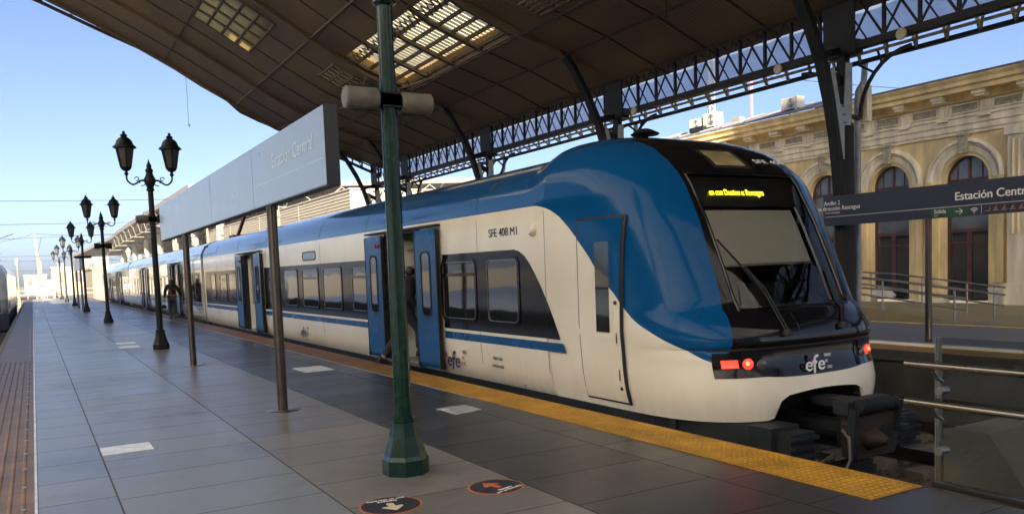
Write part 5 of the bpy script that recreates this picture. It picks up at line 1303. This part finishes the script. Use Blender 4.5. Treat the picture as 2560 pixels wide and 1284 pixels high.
# wheelchair ramp and railing
ramp = thing('ramp', 'concrete wheelchair ramp in front of the arched doors with steel railing', 'ramp', (18.5, 12, 0))
b = MB(); b.prism([(17.75, 10.9, 0), (17.75, 16.5, 0), (17.75, 16.5, .34), (17.75, 13.6, .30)], (1.6, 0, 0)); b.build('slab', M['ochre_floor'], ramp)
for x in (17.75, 19.3):
    b = MB(); 
    for dz in (0, -.17, -.42): b.tube([(x, 15.5, 1.16+dz), (x, 13.5, 1.04+dz), (x, 10.7, .70+dz)], .022, 8)
    for y, zt in ((10.95, .72), (11.6, .8), (12.75, .94), (14.2, 1.06)): b.tube([(x, y, 0), (x, y, zt)], .022, 8)
    b.build('railing', M['steel'], ramp, smooth=True)

# ------------------------------------------------------------------ unseen head house behind the camera (shades the platforms), tower added to block sun
hh = thing('unseen_head_house', 'unseen station head house behind the viewpoint, with a tower added to block the sun', 'building', (0, -40, 0))
b = MB(); b.box((-36, -44, -1.2), (24, -40.1, 15.8)); b.box((-.5, -44, 15.8), (6.5, -40.1, 31)); b.build('wall', M['stucco_pale'], hh)  # unseen walls; second box is the tower added to block the sun
b = MB()
for k in range(9):
    x = -32+k*6
    for z in (1, 8): b.box((x, -40.09, z), (x+2.2, -40.05, z+4))
b.build('window', M['pane'], hh)
# ------------------------------------------------------------------ glass barrier and buffer
gb = thing('glass_barrier', 'clear glass barrier with two brass coloured handrails at the track end', 'barrier', (5.22, 3.36, 0))
for k, (a, c) in enumerate(((3.36, 1.9), (1.88, .4), (.38, -1.1))):
    b = MB(); b.box((5.235, c, .03), (5.247, a, 1.02)); b.build('glass_panel', M['clear'], gb)
b = MB(); b.box((5.20, -1.1, .0), (5.28, 3.36, .035)); b.build('base_rail', M['steel_dark'], gb)
for z in (.835, .575):
    b = MB(); b.tube([(5.16, 3.53, z), (5.16, -1.1, z)], .024, 16); b.build('handrail', M['gold'], gb, smooth=True)
for y in (3.36, 1.89, .39):
    b = MB(); b.box((5.255, y-.02, 0), (5.275, y+.02, 1.02)); 
    for z in (.80, .54): b.tube([(5.265, y-.03, z-.08), (5.2, y-.03, z-.05), (5.16, y-.03, z)], .012, 8)
    b.build('stanchion', M['steel'], gb)
    b = MB()
    for z in (.66, .25): b.tube([(5.20, y-.04, z), (5.29, y-.04, z)], .028, 12)
    b.build('clamp', M['steel'], gb, smooth=True)
bf = MB(); bf.prism([(5.72, 3.61, ZB), (5.72, 3.61, .28), (5.72, 3.58, .30), (5.72, 3.28, .31), (5.72, 2.55, -.7), (5.72, 2.55, ZB)], (2.15, 0, 0))
tag(bf.build('buffer_stop', M['concrete'], origin=(6.8, 3, ZB)), 'sloped concrete buffer stop block behind the glass barrier at the lower right', 'buffer stop')
bf = MB(); bf.prism([(9.4, 2.4, ZB), (9.4, 2.4, .3), (9.4, 1.9, .34), (9.4, 1.0, -.4), (9.4, 1.0, ZB)], (1.8, 0, 0))
tag(bf.build('buffer_stop', M['concrete'], origin=(10.3, 2, ZB)), 'second concrete buffer stop on the empty track next to the far platform', 'buffer stop')
# ------------------------------------------------------------------ far yard
rb = thing('building', 'long pale building clad in horizontal ribs beyond the train, sunlit', 'building', (20, 57, 0))
b = MB(); b.box((20, 57, -1.2), (30, 112, 7.5)); b.build('wall', M['pale_wall'], rb)
b = MB()
for k in range(22): z = 2.2+k*.24; b.box((19.95, 56.95, z), (30.02, 112.05, z+.14))
b.build('cladding_rib', M['pale_wall'], rb)
b = MB(); b.box((19.9, 56.9, 7.5), (30.1, 112.1, 7.62))
for y in (70, 84, 98): b.box((19.92, y, 2), (19.945, y+.18, 7.5))
b.build('parapet', M['far_white'], rb)
b = MB()
for k in range(12): b.box((19.93, 59+k*4.4, 3.3), (19.955, 61.6+k*4.4, 4.4))
b.build('window', M['pane_grey'], rb)
can = thing('station_roof', 'large modern grey canopy on white columns over the far tracks', 'canopy', (36, 150, 0))
b = MB(); prof = [(100, 11.6), (140, 11.6), (180, 11.6), (206, 11.2), (232, 10.0), (262, 8.6)]
def cx0(y): return 16 if y < 207 else lerp(16, 10, (y-206)/56)
for (ya, za), (yb, zb2) in zip(prof, prof[1:]):
    b.poly([(cx0(ya), ya, za), (62, ya, za+2), (62, yb, zb2+2), (cx0(yb), yb, zb2)]); b.poly([(cx0(ya), ya, za+.7), (62, ya, za+2.7), (62, yb, zb2+2.7), (cx0(yb), yb, zb2+.7)]); b.quad((cx0(ya), ya, za), (cx0(yb), yb, zb2), (cx0(yb), yb, zb2+.7), (cx0(ya), ya, za+.7))
b.quad((16, 100, 11.6), (62, 100, 13.6), (62, 100, 14.3), (16, 100, 12.3)); b.build('deck', M['canopy_grey'], can)
b = MB()
for x in (16.3, 22, 28, 34, 40, 48):
    y = 100.0
    zt = lambda y: interp(prof, y, 1)+(x-16)*2/46-.1
    while y < 255:
        b.bar((x, y, zt(y)), (x, y+4, zt(y+4)-2.0), .09, .09); b.bar((x, y+4, zt(y+4)-2.0), (x, y+8, zt(y+8)), .09, .09); b.bar((x, y+4, zt(y+4)-2), (x, y+12, zt(y+12)-2), .11, .11); y += 8
for y in range(100, 250, 16):
    for x in range(16, 58, 6):
        z = interp(prof, y, 1)+(x-16)*2/46-.1
        b.bar((x, y, z), (x+3, y, z-2), .09, .09); b.bar((x+3, y, z-2), (x+6, y, z+.2), .09, .09); b.bar((x, y, z-2), (x+6, y, z-2), .11, .11)
b.build('roof_truss', M['far_white'], can)
for y in (104, 122, 140, 158, 178, 200, 224):
    for x in (20, 30, 44):
        b = MB(); b.lathe((x, y, ZB), [(.55, 0), (.5, interp(prof, y, 1)-.9)], 14); b.build('column', M['far_white'], can, smooth=True)
# low pale buildings and walls around the yard
def block(x0, x1, y0, y1, z, label, m='far_white', win=True, cat='building'):
    r = thing('building', label, cat, ((x0+x1)/2, y0, ZB))
    b = MB(); b.box((x0, y0, ZB), (x1, y1, z)); b.box((x0-.2, y0-.2, z), (x1+.2, y1, z+.3)); b.build('wall', M[m], r)
    if win:
        b = MB(); n = max(2, int((x1-x0)/3))
        for k in range(n):
            x = lerp(x0, x1, (k+.3)/n); b.box((x, y0-.05, z*.35), (x+(x1-x0)/n*.4, y0+.02, z*.8))
        b.build('window', M['pane_grey'], r)
block(7.2, 15, 128, 150, 3.4, 'low pale yellow wall building behind the far end of the train', 'mast')
block(-14, -5, 170, 190, 4.4, 'low pale house far off at the left of the tracks', 'pale_wall')
block(-2, 3.4, 260, 280, 4.0, 'tiny pale house at the vanishing point of the tracks', 'far_white')
block(4, 11, 220, 236, 5.2, 'pale distant depot behind the leaning concrete mast', 'pale_wall')
block(12, 22, 300, 330, 10, 'distant pale block beyond the far canopy', 'far_white')
block(-40, -18, 230, 250, 7, 'wide distant pale shed at the far left', 'pale_wall')
# platform end fence and hut
fn = thing('fence', 'low white fence across the far end of the platform', 'fence', (2, 107.5, 0))
b = MB(); 
for z in (.45, .95): b.bar((-1.5, 107.5, z), (9, 107.5, z), .06, .09)
for k in range(12): b.bar((-1.5+k*.95, 107.5, ZB), (-1.5+k*.95, 107.5, 1.05), .09, .09)
b.build('rail', M['far_white'], fn)
ht = thing('notice_board', 'pale framed board with blue-grey lines at the far platform end', 'notice board', (1.15, 104, 0))
b = MB(); b.box((.2, 104, .35), (2.1, 104.1, 2.1)); b.box((.25, 104, 0), (.4, 104.1, .4)); b.box((1.9, 104, 0), (2.05, 104.1, .4)); b.build('frame', M['far_white'], ht)
b = MB(); b.quad((.45, 103.98, .5), (1.85, 103.98, .5), (1.85, 103.98, 1.5), (.45, 103.98, 1.5)); b.build('board', M['pane_grey'], ht)
b = MB()
for k in range(4): b.box((.55, 103.95, .65+k*.2), (1.75, 103.975, .72+k*.2))
b.build('line', M['sticker'], ht)
# masts
def cat_mast(x, y, h, wd, label, lean=0.0, steel=False):
    r = thing('catenary_mast', label, 'mast', (x, y, ZB), 'catenary masts in the rail yard')
    b = MB(); top = (x+lean, y, h)
    if steel:
        for s in (-1, 1): b.bar((x+s*wd, y, ZB), (top[0]+s*wd*.15, y, h), wd*.3, wd*.3)
        n = 9
        for k in range(n): t = (k+.5)/n; b.bar((x-wd*(1-t*.85)+lean*t, y, lerp(ZB, h, t)), (x+wd*(1-t*.85)+lean*t, y, lerp(ZB, h, t)), wd*.2, wd*.2)
    else:
        i = b.ring([(x-wd, y-wd, ZB), (x+wd, y-wd, ZB), (x+wd, y+wd, ZB), (x-wd, y+wd, ZB)]); j = b.ring([(top[0]-wd*.4, y-wd*.4, h), (top[0]+wd*.4, y-wd*.4, h), (top[0]+wd*.4, y+wd*.4, h), (top[0]-wd*.4, y+wd*.4, h)]); b.bridge(i, j, 4); b.f.append((j, j+1, j+2, j+3))
    b.build('post', M['mast'], r)
    b = MB()
    for k in range(7): t = .25+.1*k; b.box((lerp(x, top[0], t)-wd*1.02, y-wd*1.02, lerp(ZB, h, t)-.04), (lerp(x, top[0], t)+wd*1.02, y+wd*1.02, lerp(ZB, h, t)+.04))
    b.build('band', M['concrete'], r)
cat_mast(1.35, 160, 10.2, .34, 'tall tapering pale concrete mast left of the small lamp posts', -.55)
cat_mast(-4.3, 125, 6.9, .9, 'pale stepped lattice mast rising above the parked train at the far left', .1, True)
cat_mast(4.6, 190, 6.2, .22, 'thin pale mast right of the leaning concrete one')
cat_mast(2.0, 230, 7.4, .25, 'thin dark-banded mast between parked train and leaning concrete mast')
cat_mast(17.4, 98, 7.6, .22, 'pale mast in front of the far canopy, right of the second lamp post')
cat_mast(13.0, 50, 6.2, .14, 'slim pale mast behind the train under the long white sign')
cat_mast(12.8, 66, 5.9, .16, 'pale mast with a bracket behind the train, left of the sign posts')
cat_mast(12.6, 88, 6.0, .16, 'pale mast behind the train, right of the walking person')
def far_lamp(x, y, label):
    r = thing('lamp_post', label, 'lamp post', (x, y, 0), 'small sunlit lamp posts far away')
    b = MB(); b.lathe((x, y, ZB), [(.16, 0), (.10, .6), (.07, 5.2)], 8); b.build('pole', M['mast'], r)
    b = MB(); b.lathe((x, y, 4.0), [(.14, 0), (.26, .5), (.32, .55), (.2, .75), (.05, .95)], 8); b.build('lantern', M['far_white'], r)
far_lamp(4.4, 150, 'leftmost of the small sunlit lamp posts in the yard'); far_lamp(7.9, 146, 'small sunlit lamp post right of the leaning concrete mast'); far_lamp(8.6, 92, 'sunlit lamp post in the gap left of the fourth double lantern post'); far_lamp(11.3, 130, 'pale sunlit lamp post behind the double lantern posts'); far_lamp(12.4, 118, 'tallest looking sunlit lamp post under the canopy tip'); far_lamp(-1.5, 118, 'sunlit lamp post just right of the parked train')
# overhead wires
def wire(p, q, sag, r, label):
    b = MB(); p = Vector(p); q = Vector(q); b.tube([lerp(p, q, t)-Vector((0, 0, sag*4*t*(1-t))) for t in lin(0, 1, 12)], r, 5)
    tag(b.build('overhead_wire', M['black_rubber'], origin=tuple(p)), label, 'wire', 'thin overhead wires across the left sky')
wire((-12, 60, 6.75), (20, 60, 7.4), .2, .016, 'upper straight overhead wire crossing the sky left of the white sign')
wire((-12, 62, 5.4), (20, 62, 5.9), .1, .014, 'lower straight overhead wire crossing the sky left of the white sign')
wire((-9, 160, 8.6), (.8, 160, 10.1), .5, .03, 'drooping wire running left from the top of the leaning mast')
wire((.8, 160, 10.1), (17.4, 98, 7.4), .6, .03, 'wire running right from the leaning mast top to the canopy')
wire((-8, 90, 5.5), (-1.0, 70, 5.3), .5, .028, 'short drooping wire at the left edge of the sky')
wire((-14, 180, 6.6), (10, 180, 6.3), .4, .03, 'low wire behind the leaning concrete mast')
wire((-14, 210, 4.9), (14, 210, 4.8), .2, .03, 'lowest wire over the far yard')
wire((-14, 120, 7.2), (16, 112, 7.9), .3, .02, 'thin wire crossing just above the distant lamp lanterns')
wire((-9, 140, 5.9), (13, 118, 5.6), .3, .02, 'thin low wire from the parked train side towards the canopy tip')
wire((1.2, 108, 6.9), (.6, 200, 6.4), .5, .02, 'thin wire running away along the track next to the leaning mast')
wire((36, 37.5, 13.0), (46, 24, 9.6), .3, .02, 'guy wire running down right from the white lattice mast')
# scrub and trees far away
def crown(b, c, R, n):
    for _ in range(n):
        d = Vector((random.gauss(0, 1), random.gauss(0, 1), random.gauss(0, .7))); d = d.normalized()*R*random.uniform(.3, 1)
        p = Vector(c)+d; s = R*random.uniform(.10, .2); u = Vector((random.gauss(0, 1), random.gauss(0, 1), random.gauss(0, 1))).normalized(); v = u.orthogonal().normalized()
        b.quad(p-u*s, p+v*s, p+u*s, p-v*s)
M['leaf'] = mat('foliage', (.075, .09, .045), .8, var=.4, scale=1.5)
for x, y, R in ((-9, 200, 2.6), (-6.4, 205, 2.0), (7, 250, 3.0)):
    r = thing('tree', {-9: 'dusty green tree at the far left beyond the parked train', -6.4: 'smaller dusty tree right of the other one beyond the parked train', 7: 'distant green tree right of the vanishing point'}[x], 'tree', (x, y, ZB))
    b = MB(); b.lathe((x, y, ZB), [(.22, 0), (.14, R*.9)], 8); b.build('trunk', M['sleeper'], r)
    b = MB(); crown(b, (x, y, ZB+R*1.4), R, 420); b.build('crown', M['leaf'], r, fix=False)

# ------------------------------------------------------------------ people
def skin_mesh(name, joints, edges, m, parent, sub=2):
    names = list(joints); o0 = wloc(parent)
    me = D.meshes.new(name); me.from_pydata([Vector(joints[k][0])-o0 for k in names], [(names.index(a), names.index(b_)) for a, b_ in edges], [])
    o = D.objects.new(name, me); COL.objects.link(o)
    o.modifiers.new('skin', 'SKIN').use_smooth_shade = True
    if not me.skin_vertices: 
        bm = bmesh.new(); bm.from_mesh(me); bm.verts.layers.skin.verify(); bm.to_mesh(me); bm.free()
    for k, n in enumerate(names):
        r = joints[n][1]; me.skin_vertices[0].data[k].radius = (r, r) if not isinstance(r, tuple) else r
        me.skin_vertices[0].data[k].use_root = (k == 0)
    s = o.modifiers.new('sub', 'SUBSURF'); s.levels = sub; s.render_levels = sub
    dg = bpy.context.evaluated_depsgraph_get(); dg.update()
    me2 = D.meshes.new_from_object(o.evaluated_get(dg)); D.objects.remove(o)
    me2.name = name; me2.materials.clear(); me2.materials.append(m)
    for p in me2.polygons: p.use_smooth = True
    r = D.objects.new(name, me2); COL.objects.link(r); r.parent = parent
    return r
def hand_chain(J, E, pre, wrist, d, side, curl=.5):
    # palm and five fingers hanging from a wrist; d: arm direction, side: across the palm
    d = Vector(d).normalized(); s = Vector(side).normalized(); n = d.cross(s)
    wv = Vector(wrist); J[pre+'palm'] = (wv+d*.05, (.018, .03)); E.append((pre+'wr', pre+'palm'))
    for f, (o, ln) in enumerate(((-.030, .062), (-.010, .074), (.010, .070), (.029, .056))):
        a = wv+d*.085+s*o; J[f'{pre}k{f}'] = (a, .010); E.append((pre+'palm', f'{pre}k{f}'))
        m_ = a+d*ln*.5+n*.008; J[f'{pre}m{f}'] = (m_, .0085); E.append((f'{pre}k{f}', f'{pre}m{f}'))
        J[f'{pre}t{f}'] = (m_+d*ln*.5*(1-curl*.5)+n*ln*.5*curl, .007); E.append((f'{pre}m{f}', f'{pre}t{f}'))
    a = wv+d*.035-s*.035; J[pre+'th'] = (a, .011); E.append((pre+'palm', pre+'th')); J[pre+'tt'] = (a+d*.04-s*.02+n*.012, .008); E.append((pre+'th', pre+'tt'))
def person(loc, label, fwd, pose, bag=False):
    """fwd: unit heading on the floor; pose gives the joints as (right, ahead, up) from the feet"""
    root = thing('person', label, 'person', loc); f = Vector((fwd[0], fwd[1], 0)).normalized(); rt = Vector((f.y, -f.x, 0))
    def W(p): return Vector(loc)+rt*p[0]+f*p[1]+Vector((0, 0, p[2]))
    J = {}; E = []
    def add(n, p, r, frm=None):
        J[n] = (W(p), r)
        if frm: E.append((frm, n))
    P = pose
    add('pelvis', P['pelvis'], .125); add('waist', P['waist'], .115, 'pelvis'); add('chest', P['chest'], .135, 'waist'); add('neck', P['neck'], .055, 'chest'); add('jaw', P['jaw'], .075, 'neck'); add('head', P['head'], .088, 'jaw'); add('crown', P['crown'], .06, 'head')
    add('nose', tuple(Vector(P['jaw'])*.45+Vector(P['head'])*.55+Vector((0, .098, -.0))), .016, 'head')
    for s in 'lr':
        add(s+'sh', P[s+'sh'], .065, 'chest'); add(s+'el', P[s+'el'], .045, s+'sh'); add(s+'wr', P[s+'wr'], .03, s+'el')
        add(s+'hip', P[s+'hip'], .095, 'pelvis'); add(s+'kn', P[s+'kn'], .062, s+'hip'); add(s+'an', P[s+'an'], .042, s+'kn'); add(s+'toe', P[s+'toe'], .034, s+'an')
        dv = (J[s+'wr'][0]-J[s+'el'][0]); hand_chain(J, E, s, J[s+'wr'][0], dv, f)
    body = skin_mesh('body', J, E, M['skin'], root)
    # jacket
    g = 1.22; C = {}; CE = []
    for n in ('pelvis', 'waist', 'chest', 'neck'): C[n] = (J[n][0], {'pelvis': .165, 'waist': .155, 'chest': .17, 'neck': .075}[n])
    CE = [('waist', 'chest'), ('waist', 'pelvis'), ('chest', 'neck')]
    C = {k: C[k] for k in ('waist', 'chest', 'pelvis', 'neck')}
    for s in 'lr':
        C[s+'sh'] = (J[s+'sh'][0], .088); C[s+'el'] = (J[s+'el'][0], .066); C[s+'cuff'] = (lerp(J[s+'el'][0], J[s+'wr'][0], .93), .046); CE += [('chest', s+'sh'), (s+'sh', s+'el'), (s+'el', s+'cuff')]
    skin_mesh('jacket', C, CE, M['coat'], root)
    T = {'pelvis': (J['pelvis'][0]+Vector((0, 0, -.03)), .15)}; TE = []
    for s in 'lr':
        T[s+'hip'] = (J[s+'hip'][0], .112); T[s+'kn'] = (J[s+'kn'][0], .08); T[s+'an'] = (lerp(J[s+'kn'][0], J[s+'an'][0], .92), .064); TE += [('pelvis', s+'hip'), (s+'hip', s+'kn'), (s+'kn', s+'an')]
    skin_mesh('trousers', T, TE, M['denim'], root)
    for s in 'lr':
        a, t = J[s+'an'][0], J[s+'toe'][0]; hl = a-(t-a)*.35+Vector((0, 0, -.035))
        skin_mesh('shoe', {'a': (a+Vector((0, 0, -.025)), .052), 'h': (hl, .04), 't': (lerp(a, t, .6)+Vector((0, 0, -.01)), .046), 'e': (t+(t-a)*.12, .036)}, [('a', 'h'), ('a', 't'), ('t', 'e')], M['black_rubber'], root)
    hd = J['head'][0]
    Hh = {'c': (hd-f*.02+Vector((0, 0, .035)), .105), 'b': (hd-f*.05-Vector((0, 0, .06)), .092), 'd': (J['neck'][0]-f*.075+Vector((0, 0, .02)), .085)}
    HE = [('c', 'b'), ('b', 'd')]
    if P.get('long'): Hh['e'] = (J['chest'][0]-f*.15+Vector((0, 0, .06)), .075); HE.append(('d', 'e'))
    skin_mesh('hair', Hh, HE, M['hair'], root)
    bb = MB()
    for s in (-1, 1): bb.lathe(tuple(hd+rt*s*.034+f*.080+Vector((0, 0, .0))), [(.004, -.006), (.010, 0), (.004, .006)], 8)
    bb.build('eye', M['letter_dark'], root); bb = MB(); q = lerp(J['jaw'][0], hd, .12)+f*.078; bb.bar(q-rt*.022, q+rt*.022, .008, .008); bb.build('mouth', M['dull_red'], root)
    return root, J, W
walk = dict(pelvis=(0, 0, .90), waist=(0, .01, 1.06), chest=(0, .03, 1.26), neck=(0, .05, 1.42), jaw=(0, .08, 1.49), head=(0, .08, 1.56), crown=(0, .075, 1.63),
            lsh=(-.17, .03, 1.34), lel=(-.25, -.03, 1.10), lwr=(-.27, .05, .87), rsh=(.17, .03, 1.34), rel=(.27, .02, 1.10), rwr=(.36, .12, .90),
            lhip=(-.085, 0, .85), lkn=(-.085, .10, .48), lan=(-.08, .0, .10), ltoe=(-.085, .13, .045), rhip=(.085, 0, .85), rkn=(.085, .02, .47), ran=(.085, -.20, .13), rtoe=(.09, -.08, .05), long=True)
pr1, J1, W1 = person((4.78, 35.4, 0), 'person in a dark coat walking away along the platform beside the train', (.05, 1), walk)
bb = MB(); bb.bar(W1((-.17, -.0, .97)), W1((.17, -.0, .97)), .33, .025); bb.build('hem', M['belt'], pr1)
bg = thing('handbag', 'dark rounded handbag hanging from the walking person, left side', 'bag', tuple(W1((-.33, .05, .5))))
skin_mesh('bag_body', {'a': (W1((-.33, .05, .62)), .08), 'b': (W1((-.33, .05, .52)), .13), 'c': (W1((-.33, .05, .44)), .10)}, [('a', 'b'), ('b', 'c')], M['coat'], bg)
bb = MB(); bb.tube([W1((-.40, .05, .62)), W1((-.36, .05, .75)), W1((-.30, .07, .77)), W1((-.28, .05, .75)), W1((-.27, .05, .62))], .009, 6); bb.build('handle', M['coat'], bg)
step = dict(pelvis=(0, .34, .98), waist=(0, .38, 1.14), chest=(0, .44, 1.34), neck=(0, .48, 1.50), jaw=(0, .52, 1.56), head=(0, .53, 1.63), crown=(0, .525, 1.70),
            lsh=(-.18, .42, 1.42), lel=(-.26, .34, 1.17), lwr=(-.24, .45, .98), rsh=(.18, .42, 1.42), rel=(.25, .36, 1.17), rwr=(.23, .52, 1.0),
            lhip=(-.09, .33, .92), lkn=(-.09, .22, .50), lan=(-.10, -.06, .13), ltoe=(-.10, .05, .045), rhip=(.09, .34, .92), rkn=(.09, .56, .60), ran=(.09, .55, .205), rtoe=(.09, .68, .14))
person((5.08, 13.05, 0), 'person in dark clothes stepping from the platform into the open train door', (1, -.12), step)

# ------------------------------------------------------------------ air
hm = D.materials.new('haze'); hm.use_nodes = True
hn, hl = nodes_of(hm); hn.remove(hn['Principled BSDF']); pv = hn.new('ShaderNodeVolumePrincipled')
pv.inputs['Color'].default_value = (.95, .93, .90, 1); pv.inputs['Density'].default_value = .0006; pv.inputs['Anisotropy'].default_value = .2
hl.new(pv.outputs[0], hn['Material Output'].inputs['Volume'])
b = MB(); b.box((-60, -50, -2.6), (80, 345, 34)); struct(b.build('haze', hm), 'stuff')
